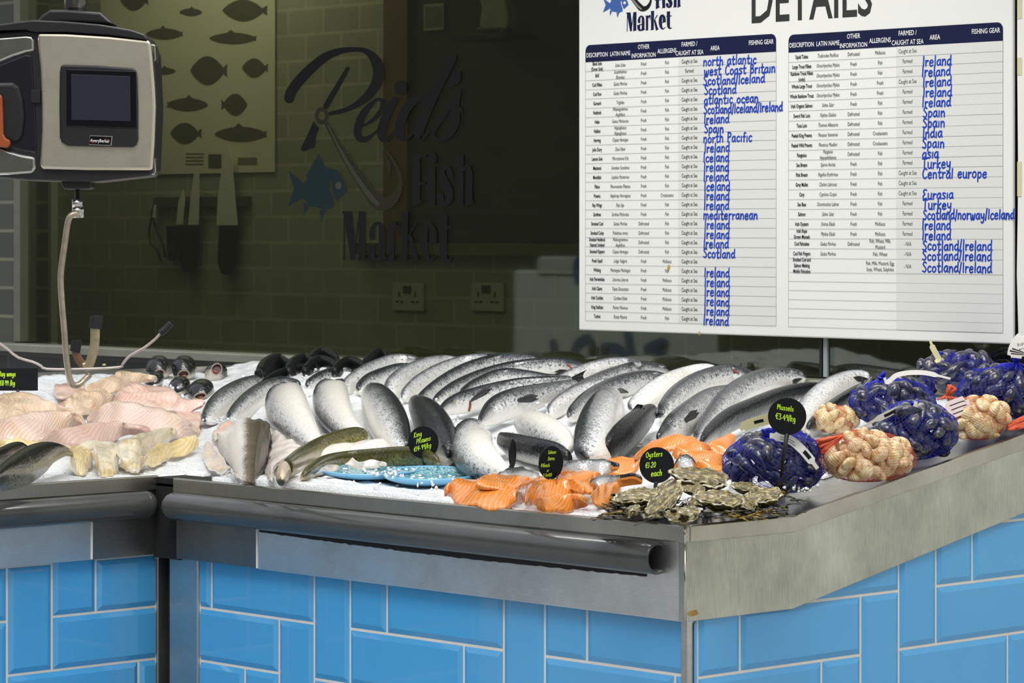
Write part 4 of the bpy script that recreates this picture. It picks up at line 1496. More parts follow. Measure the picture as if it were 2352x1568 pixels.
def fish(name, label, pts, mat, up='L', roll=10, thick=.64, group='salmon on the ice', lift=0.0, head=False, tail=False, cat='fish', fins=(), gill=None, eye=None, seam=None, vis=None, round_ends=(.05, .06), u0=0.0, plane=False):
    """pts: nose -> tail, (px, py, half height in px[, height of the middle above the bed])
    up: side of the path (seen along nose->tail in the photograph) on which the back lies, L or R"""
    W, R_ = [], []
    pts = [(p[0], p[1], p[2] * 1.05 + 1.5) + tuple(p[3:]) for p in pts]
    for p in pts:
        rm = p[2] * 7.0 / FPX
        h = p[3] if len(p) > 3 else max(.018, rm * .72)
        w = hit(p[0], p[1], h + lift)
        W.append(w)
        R_.append(p[2] * depth(w) / FPX)
    if plane:
        d0, d1 = depth(W[0]), depth(W[-1])
        W = [at_dep(p[0], p[1], d0 + (d1 - d0) * i / (len(pts) - 1)) for i, p in enumerate(pts)]
    n, k = 40, 20
    C = crom([(w.x, w.y, w.z, r) for w, r in zip(W, R_)], n)
    P = [Vector(c[:3]) for c in C]
    # ease out jumps in depth so that the body stays a smooth bend
    for _ in range(3):
        P = [P[0]] + [(P[i - 1] + P[i] * 2 + P[i + 1]) / 4 for i in range(1, n - 1)] + [P[-1]]
    rl = math.radians(roll)
    sg = 1 if up == 'L' else -1
    mb = MB()
    vs, uvs, fs = [], [], []
    rings = []
    for i in range(n):
        T = (P[min(i + 1, n - 1)] - P[max(i - 1, 0)]).normalized()
        D, B = axis_frame(T, sg, rl)
        s = i / (n - 1)
        r = max(C[i][3], .004)
        e0, e1 = round_ends
        if s < e0:
            r *= math.sqrt(max(.02, 1 - (1 - s / e0) ** 2)) if e0 else 1
        if s > 1 - e1:
            r *= math.sqrt(max(.03, 1 - ((s - 1 + e1) / e1) ** 2))
        a = r / math.sqrt(math.cos(rl) ** 2 + (thick * math.sin(rl)) ** 2)
        a = min(a, r * 1.35)
        b = r * thick if abs(roll) < 50 else r * max(thick, .8)
        rings.append((P[i], T, D, B, a, b))
        for j in range(k):
            w = 2 * math.pi * j / k
            cw, sw_ = math.cos(w), math.sin(w)
            sq = 1.0 if cw > 0 else (1 - .12 * abs(cw))          # belly a little fuller
            vs.append(P[i] + D * (a * cw) + B * (b * sw_ * (1.06 if cw < 0 else 1.0) * sq))
            uvs.append((u0 + (1 - u0) * s, 1 - abs(1 - 2 * j / k) if False else (abs(w if w <= math.pi else 2 * math.pi - w) / math.pi)))
    for i in range(n - 1):
        for j in range(k):
            j2 = (j + 1) % k
            fs.append((i * k + j, i * k + j2, (i + 1) * k + j2, (i + 1) * k + j))
    fs.append(tuple(range(k - 1, -1, -1)))
    fs.append(tuple(range((n - 1) * k, n * k)))
    mb.add(vs, fs, uvs)
    body = mb.build(name, mat)
    tag(body, label, cat, group)
    rad = [x * 7.0 / FPX for x in (p[2] for p in pts)]

    def near(px, py):
        """ring nearest to a pixel and the point just over the skin there"""
        best, bi = 1e9, 0
        for i, (p, T, D, B, a, b) in enumerate(rings):
            q = p - CAM
            dp = q.dot(FW)
            x, y = CX + FPX * q.dot(RT) / dp, YH - FPX * q.z / dp
            d = (x - px) ** 2 + (y - py) ** 2
            if d < best:
                best, bi = d, i
        p, T, D, B, a, b = rings[bi]
        off = min(.98, math.sqrt(best) * depth(p) / FPX / a)
        return at_dep(px, py, depth(p) - b * 1.01 * math.sqrt(1 - off * off) - .001), bi

    for f in fins:
        (bx_, by_), (tx_, ty_), wpx = f[0], f[1], f[2]
        fm = M_YGILL if len(f) > 4 and f[4] == 'gill_edge' else M_FIN_P if len(f) > 3 and f[3] == 'pale' else M_FIN
        B0, bi = near(bx_, by_)
        dep = depth(B0)
        T0 = at_dep(tx_, ty_, dep - .032)
        B0 = B0 - FW * .003
        wv = wpx * dep / FPX
        leaf(body, 'pectoral_fin' if not (len(f) > 4) else f[4], B0, T0, wv, fm)
    if tail:
        (tx_, ty_), wpx = tail[0], tail[1]
        p, T, D, B, a, b = rings[-2]
        tip = at_dep(tx_, ty_, depth(p))
        fan(body, 'tail_fin', p, tip, wpx * depth(p) / FPX, M_FIN if len(tail) < 3 else M_FIN_P)
    if eye:
        c, bi = near(*eye[:2])
        r = (eye[2] if len(eye) > 2 else 5) * depth(c) / FPX
        eb = MB().ball(c + FW * r * .6, r * 1.15, 14, 10)
        e = eb.build('eye_ring', M_EYERING, body)
        MB().ball(c - FW * r * .05, r * .66, 14, 10).build('pupil', M_EYE, e)
    if gill:
        g = []
        for x, y in gill:
            c, bi = near(x, y)
            g.append(c)
        MB().tube(crom(g, 14), [.001] + [.003] * 12 + [.001], 8).build('gill', M_GILL, body)
    if seam:
        g = [near(x, y)[0] for x, y in seam]
        MB().tube(crom(g, 24), [.0008] + [.0022] * 22 + [.0008], 6).build('belly_seam', M_SEAM, body)
    return body


def leaf(parent, name, b, t, w, mat):
    """a fin blade from its root b to its tip t"""
    ax = t - b
    sd = ax.cross(FW).normalized()
    no = ax.cross(sd).normalized()
    prof = ((0, .30), (.12, .42), (.32, .62), (.58, .88), (.80, 1.0), (.93, .96), (1.0, .80))
    m, vs, fs = len(prof), [], []
    for s, k in prof:
        for j in range(5):
            q = j / 4 * 2 - 1
            rag = 1 + (.10 if j % 2 else -.10) * (s > .9) - .10 * abs(q) * s
            vs.append(b + ax * s * rag + sd * (w * k * q * (1 - .25 * s * (q < 0))) + no * (.004 * math.cos(q * 1.5) * (1 - s) + .006 * s * s))
    n = len(vs)
    vs += [v + no * .0022 for v in vs]
    for i in range(m - 1):
        for j in range(4):
            a = i * 5 + j
            fs.append((a, a + 1, a + 6, a + 5))
            fs.append((n + a + 5, n + a + 6, n + a + 1, n + a))
    bd = [i * 5 for i in range(m)] + [(m - 1) * 5 + j for j in range(1, 5)] + [i * 5 + 4 for i in range(m - 2, -1, -1)] + [3, 2, 1]
    for a, c in zip(bd, bd[1:] + bd[:1]):
        fs.append((c, a, n + a, n + c))
    return MB().add(vs, fs).build(name, mat, parent)


def fan(parent, name, b, t, w, mat):
    ax = t - b
    sd = ax.cross(FW).normalized()
    no = ax.cross(sd).normalized()
    vs, fs = [], []
    m, k = 6, 9
    for i in range(m):
        s = i / (m - 1)
        for j in range(k):
            q = j / (k - 1) * 2 - 1
            L = s * (1 - .30 * (1 - q * q) * s)
            vs.append(b + ax * L + sd * (w * q * (.28 + .72 * s ** .8)) + no * (.003 * math.sin(q * 9)))
    n = len(vs)
    vs += [v + no * .0025 for v in vs]
    for i in range(m - 1):
        for j in range(k - 1):
            a = i * k + j
            fs.append((a, a + 1, a + k + 1, a + k))
            fs.append((n + a + k, n + a + k + 1, n + a + 1, n + a))
    bd = [i * k for i in range(m)] + [(m - 1) * k + j for j in range(1, k)] + [i * k + k - 1 for i in range(m - 2, -1, -1)] + list(range(k - 2, 0, -1))
    for a, c in zip(bd, bd[1:] + bd[:1]):
        fs.append((c, a, n + a, n + c))
    return MB().add(vs, fs).build(name, mat, parent)


SA, SP_ = M_SALMON, M_SALMON_P
G1 = 'whole salmon on the ice'
# --- back to front; nose first
fish('salmon', 'pale silver salmon at the back, dark fin at its head, right of the dark fish', ((962, 831, 10), (940, 833, 18), (905, 838, 23), (868, 852, 25), (835, 868, 25), (806, 884, 20), (792, 898, 12)), SP_, 'R', 8, fins=(((905, 842), (940, 842), 8), ((772, 873), (795, 880), 9)), head=True, group=G1)
fish('salmon', 'grey salmon squeezed between the pale salmon and the dark fish, spotted flank', ((812, 858, 8), (795, 858, 15), (768, 862, 18), (735, 874, 18), (706, 890, 14)), SA, 'R', 14, group=G1, u0=.25)
fish('salmon', 'thin salmon tucked under the pale finned one, dark spotted back', ((944, 843, 8), (915, 850, 14), (880, 864, 18), (848, 880, 20), (824, 898, 14)), SA, 'R', 14, group=G1, u0=.2)
fish('salmon', 'ice dusted salmon with a black patch on its back, at the back edge', ((1062, 830, 6), (1030, 831, 14), (990, 841, 21), (945, 862, 26), (912, 886, 27), (893, 905, 16)), SP_, 'R', 8, group=G1, u0=.2)
fish('salmon', 'narrow salmon at the back with a dark fin standing up', ((1135, 824, 8), (1105, 828, 15), (1060, 838, 19), (1010, 856, 20), (962, 884, 20), (925, 916, 14)), SP_, 'R', 10, group=G1, u0=.2, fins=(((1140, 828), (1114, 813), 9, 'dark', 'dorsal_fin'),))
fish('salmon', 'long salmon behind the two open-finned heads, thin black fin near its right end', ((1246, 834, 6), (1215, 828, 15), (1150, 833, 20), (1085, 850, 21), (1030, 876, 20), (985, 906, 17), (958, 928, 11)), SA, 'R', 8, group=G1, u0=.2, fins=(((1228, 835), (1193, 836), 8),))
fish('salmon', 'long salmon with a red gill line at the back beside the board reflection', ((1345, 846, 8), (1310, 842, 17), (1250, 843, 20), (1175, 851, 20), (1105, 870, 20), (1045, 897, 20), (995, 930, 14)), SA, 'R', 8, group=G1, head=True, gill=((1302, 836), (1312, 843), (1316, 853)), fins=(((1310, 853), (1272, 856), 9),))
fish('salmon', 'tapering salmon with a beige tail tip behind the left open-finned head', ((1060, 912, 14), (1095, 891, 20), (1155, 868, 21), (1215, 868, 16), (1260, 872, 12), (1300, 870, 8)), SA, 'L', 8, group=G1, u0=.25, tail=((1330, 862), 7, 'pale'))
fish('salmon', 'pale salmon lying along the window ledge with pink tip, left of the red-gilled pair', ((1474, 836, 4), (1445, 834, 11), (1405, 838, 16), (1360, 850, 18), (1315, 866, 18), (1270, 884, 12)), SP_, 'R', 8, group=G1, head=True, fins=(((1400, 850), (1368, 860), 6),))
fish('salmon', 'salmon with open black gill and fin under the left corner of the board', ((1537, 853, 7), (1515, 851, 15), (1470, 850, 20), (1425, 860, 20), (1370, 880, 20), (1320, 906, 20), (1268, 944, 15)), SA, 'R', 8, group=G1, head=True, gill=((1480, 842), (1500, 850), (1518, 864)), fins=(((1505, 858), (1462, 866), 9),))
fish('salmon', 'salmon with its head at the left, fin raised, in the middle of the pile', ((1010, 948, 7), (1030, 935, 17), (1058, 925, 23), (1092, 916, 24), (1140, 900, 21), (1205, 888, 20), (1270, 880, 15), (1318, 870, 8)), SA, 'L', 6, head=True, group=G1, eye=(1040, 925, 6), gill=((1077, 917), (1080, 930), (1077, 945)), fins=(((1082, 920), (1130, 888), 9),), tail=((1352, 862), 14), lift=.02)
fish('salmon', 'salmon with spotted white head and splayed black fin, centre of the pile', ((1102, 972, 8), (1122, 955, 22), (1146, 938, 30), (1180, 926, 32), (1222, 914, 28), (1275, 898, 20), (1330, 880, 10)), SA, 'L', 6, head=True, group=G1, eye=(1121, 943, 7), gill=((1172, 936), (1180, 944), (1176, 952)), fins=(((1186, 920), (1238, 912), 11),), lift=.02)
fish('salmon', 'white flanked salmon just right of the splayed black fin', ((1420, 882, 12), (1375, 892, 20), (1330, 908, 22), (1290, 930, 22), (1262, 950, 15)), SP_, 'R', 4, group=G1, u0=.25)
fish('salmon', 'grey salmon behind the big upright salmon near the centre', ((1545, 872, 8), (1500, 872, 20), (1450, 882, 26), (1395, 900, 26), (1345, 928, 24), (1306, 960, 15)), SA, 'R', 14, group=G1, u0=.22, fins=(((1440, 900), (1415, 893), 7),))
fish('salmon', 'belly-up white salmon with pale fins right of the grey one', ((1646, 850, 8), (1618, 852, 16), (1575, 866, 22), (1535, 886, 26), (1494, 912, 25), (1455, 940, 16)), SP_, 'R', -50, group=G1, u0=.2, fins=(((1608, 861), (1577, 864), 6), ((1528, 930), (1505, 935), 9, 'pale'), ((1583, 882), (1540, 905), 5, 'pale')))
fish('salmon', 'broad salmon with a red gill edge below the board, behind the raised-fin head', ((1748, 872, 7), (1720, 866, 16), (1682, 862, 24), (1640, 872, 28), (1595, 890, 30), (1552, 922, 30), (1518, 960, 20)), SA, 'R', 6, head=True, group=G1, gill=((1682, 848), (1705, 862), (1727, 878)), fins=(((1706, 868), (1698, 888), 7),))
fish('salmon', 'thick salmon next to the dark wet one, fin at its right end', ((1850, 868, 12), (1815, 868, 22), (1765, 874, 28), (1715, 894, 31), (1668, 930, 32), (1625, 978, 24), (1598, 1012, 12)), SA, 'R', 6, group=G1, u0=.2, fins=(((1838, 870), (1815, 878), 7), ((1772, 918), (1748, 926), 6, 'pale')))
fish('salmon', 'slim salmon with its head down near the orange fillets, black fin raised', ((1512, 1010, 10), (1532, 996, 22), (1556, 978, 32), (1590, 952, 33), (1632, 920, 27), (1676, 898, 14), (1700, 888, 8)), SA, 'L', 4, head=True, group=G1, fins=(((1568, 970), (1606, 942), 11),), eye=(1530, 985, 6), lift=.02)
fish('salmon', 'dark wet backed salmon just left of the mussel price disc', ((1610, 1018, 8), (1630, 998, 22), (1670, 968, 28), (1725, 942, 27), (1785, 916, 24), (1840, 898, 18), (1885, 888, 10)), M_SALMON_D, 'L', 40, group=G1, lift=.02)
fish('salmon', 'white bellied salmon at the right behind the mussel price disc', ((1998, 868, 10), (1975, 868, 18), (1940, 882, 27), (1896, 912, 33), (1855, 952, 30), (1830, 985, 18)), SP_, 'R', -18, group=G1, u0=.2, fins=(((1990, 870), (1957, 868), 8),))
fish('salmon', 'slim grey backed salmon between the white belly and the mussel nets', ((2010, 884, 8), (1975, 898, 16), (1930, 926, 20), (1885, 958, 20), (1855, 985, 12)), M_SALMON_D, 'R', 42, group=G1, u0=.25, lift=.01)
# --- left bend
fish('salmon', 'arched salmon furthest left, lowest end in the ice lump', ((612, 876, 12), (590, 882, 20), (555, 900, 28), (520, 922, 30), (494, 946, 26), (474, 968, 14)), SA, 'R', 4, group=G1, u0=.12, fins=(((608, 886), (583, 893), 8),))
fish('salmon', 'second arched salmon from the left, pale tail stump with a black fin', ((690, 886, 10), (655, 884, 18), (615, 898, 24), (580, 922, 26), (550, 946, 22), (528, 965, 12)), SA, 'R', 4, group=G1, u0=.12, fins=(((668, 888), (641, 878), 8),))
fish('salmon', 'big arched salmon with dark back and torn white belly behind the grey fillet', ((664, 900, 30), (652, 918, 46), (660, 944, 54), (680, 974, 46), (704, 1002, 34), (728, 1028, 20)), SA, 'R', 0, group=G1, u0=.22, lift=.015)
fish('salmon', 'arched salmon with one round mark on its white belly, third of the arched row', ((768, 890, 24), (758, 904, 40), (764, 930, 43), (778, 958, 37), (800, 984, 28), (832, 1002, 14)), SA, 'R', 0, group=G1, u0=.22, lift=.015, fins=(((790, 884), (782, 896), 6, 'pale'),))
fish('salmon', 'white bellied salmon whose dark back faces right, behind the olive fillets', ((846, 904, 24), (862, 922, 40), (880, 950, 47), (898, 982, 44), (914, 1012, 33), (926, 1034, 20)), SA, 'L', 0, group=G1, u0=.22, lift=.015)
fish('salmon', 'dark salmon turned back towards the viewer behind the king prawn disc', ((1028, 1052, 18), (1022, 1026, 36), (1008, 996, 44), (988, 966, 42), (968, 944, 30), (958, 932, 14)), M_SALMON_D, 'R', 52, group=G1, head=True, lift=.01)
fish('salmon', 'round bellied salmon with dark underside between two price discs', ((1100, 980, 20), (1084, 1000, 40), (1084, 1028, 50), (1104, 1056, 44), (1138, 1078, 30), (1168, 1092, 14)), SA, 'R', -4, group=G1, u0=.22, lift=.012, fins=(((1112, 988), (1086, 986), 8),))
fish('salmon', 'dark salmon lying level behind the edge-on price disc', ((1308, 1058, 16), (1280, 1046, 28), (1230, 1036, 30), (1180, 1024, 27), (1148, 1010, 16)), M_SALMON_D, 'R', 24, group=G1, u0=.25, lift=.01)
fish('salmon', 'grey salmon with white belly lying over the level dark one', ((1190, 962, 14), (1212, 974, 30), (1246, 990, 36), (1282, 1012, 32), (1304, 1036, 22)), SA, 'R', 12, group=G1, u0=.25, lift=.025)
fish('salmon', 'largest upright salmon, grey left edge and bright flank, right of the centre', ((1408, 900, 18), (1402, 922, 36), (1388, 954, 48), (1374, 992, 52), (1362, 1030, 46), (1352, 1058, 28)), SA, 'R', 0, group=G1, u0=.22, lift=.02)
fish('salmon', 'black glossy salmon with head down on the orange fillets', ((1386, 1050, 12), (1402, 1034, 30), (1426, 1010, 38), (1456, 984, 38), (1480, 964, 30), (1496, 950, 18)), M_COLEY, 'L', 42, group=G1, head=True, lift=.02, fins=(((1505, 958), (1526, 944), 8), ((1452, 948), (1482, 932), 13, 'dark', 'tail_fin')), eye=(1394, 1030, 4))

# --- dark fish along the window ledge and the open-mouthed heads
G2 = 'dark coley along the window ledge'
for pts, lab, ey in (
        (((672, 850, 6), (660, 842, 14), (640, 838, 20), (618, 850, 22), (602, 868, 16)), 'dark coley hump furthest left under the window, yellow gill edge', (664, 845)),
        (((730, 848, 6), (716, 836, 12), (698, 834, 17), (678, 844, 18), (664, 858, 12)), 'second dark coley hump from the left on the ledge', (708, 838)),
        (((778, 830, 5), (766, 822, 12), (748, 818, 16), (728, 822, 16), (712, 834, 10)), 'highest dark coley hump against the window', (772, 828)),
        (((776, 850, 7), (760, 840, 14), (738, 838, 18), (716, 846, 16), (700, 858, 10)), 'dark coley hump in front of the highest one', None),
        (((842, 850, 6), (826, 842, 14), (804, 840, 18), (782, 848, 16), (768, 858, 10)), 'wide dark coley hump left of the pale salmon', (816, 848)),
        (((890, 826, 6), (880, 818, 12), (864, 822, 16), (848, 834, 14), (836, 846, 10)), 'dark coley head furthest right on the ledge', (872, 830))):
    fish('coley', lab, [(a, b, c * 1.2) for a, b, c in pts], M_COLEY, 'R', 30, group=G2, head=True, fins=(((ey[0], ey[1] + 3), (ey[0] - 20, ey[1] + 9), 4, 'pale', 'gill_edge'),) if ey else (), lift=.012)
fish('coley', 'long dark grey coley lying below the row of humps, ice lumps on it', ((730, 850, 8), (700, 852, 16), (660, 862, 18), (625, 876, 18), (600, 888, 10)), M_COLEY, 'R', 40, group=G2, u0=.25, fins=(((600, 864), (588, 846), 10, 'dark', 'tail_fin'),))


def gaper(label, cx, cy, w, h, tilt, up_mouth=False, dark=M_COLEY, closed=False):
    """a head standing in the ice with its mouth towards the viewer"""
    c = hit(cx, cy, h * .5 * 7.3 / FPX)
    dp = depth(c)
    rx, rz = w / 2 * dp / FPX, h / 2 * dp / FPX
    a = math.radians(tilt)
    ux, uz = RT * math.cos(a) + UP * math.sin(a), UP * math.cos(a) - RT * math.sin(a)
    nz = (-FW * .95 + uz * (.35 if up_mouth else -.22)).normalized()
    nu = (uz - nz * uz.dot(nz)).normalized()
    nr = nu.cross(nz).normalized()
    mb = MB()
    vs, fs, uvs = [], [], []
    n, k = 14, 20
    prof = ((-2.2, .55), (-1.7, .8), (-1.2, .95), (-.8, 1.0), (-.45, 1.0), (-.15, .94), (.15, .84), (.4, .70), (.58, .64), (.70, .54), (.74, .47), (.66, .42), (.40, .36), (.1, .25))
    if closed:
        prof = prof[:9] + ((.70, .40), (.78, .25), (.80, .12), (.81, .05), (.81, .01))
    n = len(prof)
    for i, (t, r) in enumerate(prof):
        for j in range(k):
            w_ = 2 * math.pi * j / k
            vs.append(c + nz * (t * rx) + nu * (math.cos(w_) * rz * r * (1 if t < .3 or up_mouth else 1 - (t - .3) * .75) - (rz * .22 * max(0, t - .2) if not up_mouth else 0)) + nr * (math.sin(w_) * rx * r * (1.0 if t < .5 else .9)))
            uvs.append((i / n * .15, min(w_, 2 * math.pi - w_) / math.pi))
    for i in range(n - 1):
        for j in range(k):
            j2 = (j + 1) % k
            fs.append((i * k + j, i * k + j2, (i + 1) * k + j2, (i + 1) * k + j))
    fs.append(tuple(range((n - 1) * k, n * k)))
    mb.add(vs, fs, uvs)
    b = mb.build('coley', dark, org=c - UP * rz)
    tag(b, label, 'fish', 'coley heads standing in the ice')
    if not closed:
        m = MB()
        for i in range(16):
            pass
        ring = [c + nz * (.735 * rx) + nu * (math.cos(q) * rz * (.50 if up_mouth else .33) - (0 if up_mouth else .11 * rz)) + nr * (math.sin(q) * rx * .45) for q in [2 * math.pi * i / 16 for i in range(17)]]
        m.tube(ring, rx * .05, 8, cap=False)
        m.build('lip', M_LIP, b)
        m = MB().add([c + nz * (.50 * rx) + nu * (math.cos(2 * math.pi * i / 16) * rz * (.45 if up_mouth else .30) - (0 if up_mouth else .11 * rz)) + nr * (math.sin(2 * math.pi * i / 16) * rx * .40) for i in range(16)], [tuple(range(16))])
        m.build('mouth_inside', M_MOUTHD, b)
        tg = MB().ball(c + nz * (.56 * rx) - nu * rz * (.20 if up_mouth else .28), rx * .2, 10, 7, M=lambda q: (nr * q.x * 1.0 + nu * q.y * .5 + nz * q.z * .6) * rx * .24)
        tg.build('tongue', M_MOUTH, b)
    for sgn in (-1, 1):
        e = MB().ball(c + nz * (.22 * rx) + nu * rz * .38 + nr * sgn * rx * .70, rx * .16, 10, 8)
        e.build('eye', M_EYE, b)
    # white throat
    return b


M_HEADS = skin('coley_head_skin', (.012, .013, .013), (.03, .031, .03), (.28, .26, .23), (.66, .60, .52), stops=(.36, .50, .60, .72), spots=.3, metal=.08, wob=.2, headed=False)
gaper('open-mouthed dark coley head furthest left above the pale ray wings', 364, 850, 58, 56, 24, dark=M_HEADS)
gaper('open-mouthed dark coley head in the middle of three above the ice', 422, 851, 58, 58, 12, dark=M_HEADS)
gaper('coley head gaping upwards with red mouth, alone on white ice', 497, 853, 52, 54, -22, True, dark=M_HEADS)
gaper('dark coley head low in the ice beside the ray wing ridge', 412, 892, 52, 44, 20, dark=M_HEADS, closed=True)
gaper('dark coley head with red mouth touching the ray wing', 460, 901, 62, 46, 14, dark=M_HEADS)
gaper('black coley snout just left of the lower heads', 354, 876, 46, 34, 20, dark=M_HEADS, closed=True)

# --- trout at the left front, flat fillets, long olive fillets
G3 = 'trout at the left front edge'
fish('trout', 'mottled dark trout with a brown seam lying at the left front corner', ((164, 1037, 6), (146, 1038, 14), (112, 1044, 26), (74, 1062, 36), (36, 1082, 36), (-4, 1098, 28), (-40, 1108, 18)), M_TROUT, 'R', 24, group=G3, head=True, eye=(146, 1034, 4), plane=True, lift=.02, seam=((152, 1040), (120, 1052), (84, 1070), (46, 1088), (8, 1104)))
fish('trout', 'mottled dark trout behind the first one, cut by the frame edge', ((62, 1034, 8), (42, 1038, 20), (8, 1054, 26), (-36, 1070, 26), (-70, 1082, 16)), M_TROUT, 'R', 34, group=G3, head=True, plane=True, lift=.02)
G4 = 'long olive ling fillets'
fish('ling_fillet', 'curled olive ling fillet with pink inside, behind the olive strip', ((846, 1000, 12), (820, 1004, 22), (775, 1016, 25), (725, 1036, 25), (682, 1060, 24), (650, 1085, 22), (648, 1102, 14)), M_LING, 'R', 10, group=G4, cat='fish fillet', lift=.02)
fish('ling_fillet', 'glistening brown-olive ling strip along the speckled dishes', ((1008, 1062, 12), (975, 1050, 21), (925, 1048, 22), (860, 1052, 21), (795, 1058, 21), (735, 1072, 23), (696, 1094, 16)), M_LING, 'R', 30, group=G4, cat='fish fillet', lift=.008)


# ------------------------------------------------------------------ fillets: draped pieces with a thick edge
def z1(x, y):
    return x * .22321, 780 + y * .22321


def z2(x, y):
    return 420 + x * .22321, 780 + y * .22321


def z6(x, y):
    return 980 + x * .21259, 980 + y * .21259


def z7(x, y):
    return 1380 + x * .24660, 980 + y * .24660


def P2(t):
    return [tuple(map(float, p.split(','))) for p in t.split()]


def piece(name, label, zf, back, front, hb, hf, crest, mat, group, cat, wave=.004, thick=.008, seed=0, n=34, m=16, parent=None, under=None):
    """a slab draped between its far edge and its near edge (photograph points on the bed), crest = extra height in the middle"""
    A = [hit(*zf(*p), hb) for p in crom(P2(back), n)]
    B = [hit(*zf(*p), hf) for p in crom(P2(front), n)]
    for i in range(n):
        s = i / (n - 1)
        k = .22 + .78 * min(1, min(s, 1 - s) / .14) ** .6
        c = (A[i] + B[i]) / 2
        wa = RT * noise.noise(A[i] * 22 + Vector((seed, 0, 0))) + UP * noise.noise(A[i] * 25 + Vector((0, seed, 0)))
        wb = RT * noise.noise(B[i] * 22 + Vector((seed, 5, 0))) + UP * .5 * noise.noise(B[i] * 25 + Vector((5, seed, 0)))
        A[i] = c + (A[i] - c) * k + wa * .006
        B[i] = c + (B[i] - c) * k + wb * .006
    vs, uvs, fs = [], [], []
    for i in range(n):
        for j in range(m + 1):
            t = j / m
            p = A[i].lerp(B[i], t)
            s = i / (n - 1)
            edge = min(1, 6 * min(s, 1 - s)) ** .5 if 0 < s < 1 else 0
            q = p * 18 + Vector((seed * 7.1, 0, 0))
            p = p + UP * (crest * math.sin(math.pi * (t ** .8)) * (.35 + .65 * edge) + wave * (noise.noise(q) * 1.6 + .5 * noise.noise(q * 2.3)))
            vs.append(p)
            uvs.append((s, t))
    c = m + 1
    N = len(vs)
    ctr_ = sum(vs, Vector()) / N
    low = []
    for v in vs:
        d = (v - ctr_)
        low.append(Vector((v.x - d.x * .03, v.y - d.y * .03, v.z - thick)))
    vs += low
    uvs += uvs
    for i in range(n - 1):
        for j in range(m):
            a = i * c + j
            fs.append((a, a + 1, a + c + 1, a + c))
            fs.append((N + a + c, N + a + c + 1, N + a + 1, N + a))
    bd = [j for j in range(m + 1)] + [i * c + m for i in range(1, n)] + [(n - 1) * c + j for j in range(m - 1, -1, -1)] + [i * c for i in range(n - 2, 0, -1)]
    for a, b in zip(bd, bd[1:] + bd[:1]):
        fs.append((b, a, N + a, N + b))
    mb = MB().add(vs, fs, uvs)
    if under is not None:
        for k in range(len(fs)):
            mb.mi[k] = 0
        nb = len(bd)
        for k in range(len(fs) - nb, len(fs)):
            mb.mi[k] = 1
        for k in range(1, 2 * (n - 1) * m, 2):
            mb.mi[k] = 1
        o = mb.build(name, [mat, under])
    else:
        o = mb.build(name, mat)
    tag(o, label, cat, group)
    md = o.modifiers.new('soft', 'SUBSURF')
    md.levels = md.render_levels = 1
    return o


GR = 'skinned ray wings'
R_ = lambda *a, **k: piece('ray_wing', *a, GR, 'ray wing', **k)
for lab, b, f, hb, hf, cr, mt_, sd in (
        ('uppermost ray wing with a pointed tip reaching the dark heads', '880,470 1130,400 1250,320 1400,330 1620,385', '860,560 1000,530 1200,520 1350,460 1622,392', .05, .035, .012, M_RAY3, 1),
        ('small orange ray flap left of the hook', '552,452 700,450 890,448', '552,560 640,592 880,540', .02, .02, .006, M_RAY2, 2),
        ('shadowed hollow ray wing right below the hook', '590,690 750,560 1000,500 1170,540', '600,700 770,765 880,775 1160,640', .04, .015, .01, M_RAY3, 3),
        ('ribbed ray wing at the right under the lower dark heads', '1155,610 1250,480 1400,450 1700,490 1890,600 2160,618', '1160,660 1350,670 1550,700 1750,710 1900,750 2060,725', .05, .03, .012, M_RAY2, 4),
        ('tan ray wing below the ray wings price sign', '-200,640 0,580 90,545 210,535 400,600 560,680 800,775', '-200,860 0,850 200,800 400,775 600,780 790,790', .05, .03, .015, M_RAY3, 5),
        ('pink tail end of ray next to the leftmost arched salmon', '1780,750 1950,735 2085,738', '1800,860 1950,905 2060,905', .03, .015, .006, M_RAY2, 6),
        ('wide central ray wing with a folded lip and wavy ribs', '880,785 1100,680 1300,640 1500,690 1700,730 1900,820 2070,945', '890,880 1100,880 1260,860 1500,925 1800,985 2060,1005', .055, .02, .02, M_RAY, 7),
        ('large ribbed ray wing at the left edge with a red cut rim', '-200,900 0,870 230,790 450,755 640,768 830,830 900,890', '-200,1035 0,1032 200,1038 400,1035 580,985 750,930 890,905', .045, .01, .025, M_RAY, 8),
        ('front ray wing with reddish bruise above the white fillets', '380,1035 600,935 900,870 1200,845 1340,890 1560,930', '380,1045 700,1075 1000,1060 1150,1020 1340,960 1560,945', .045, .015, .015, M_RAY2, 9)):
    R_(lab, z1, b, f, hb, hf, cr, mt_, seed=sd)
GC = 'white cod fillets'
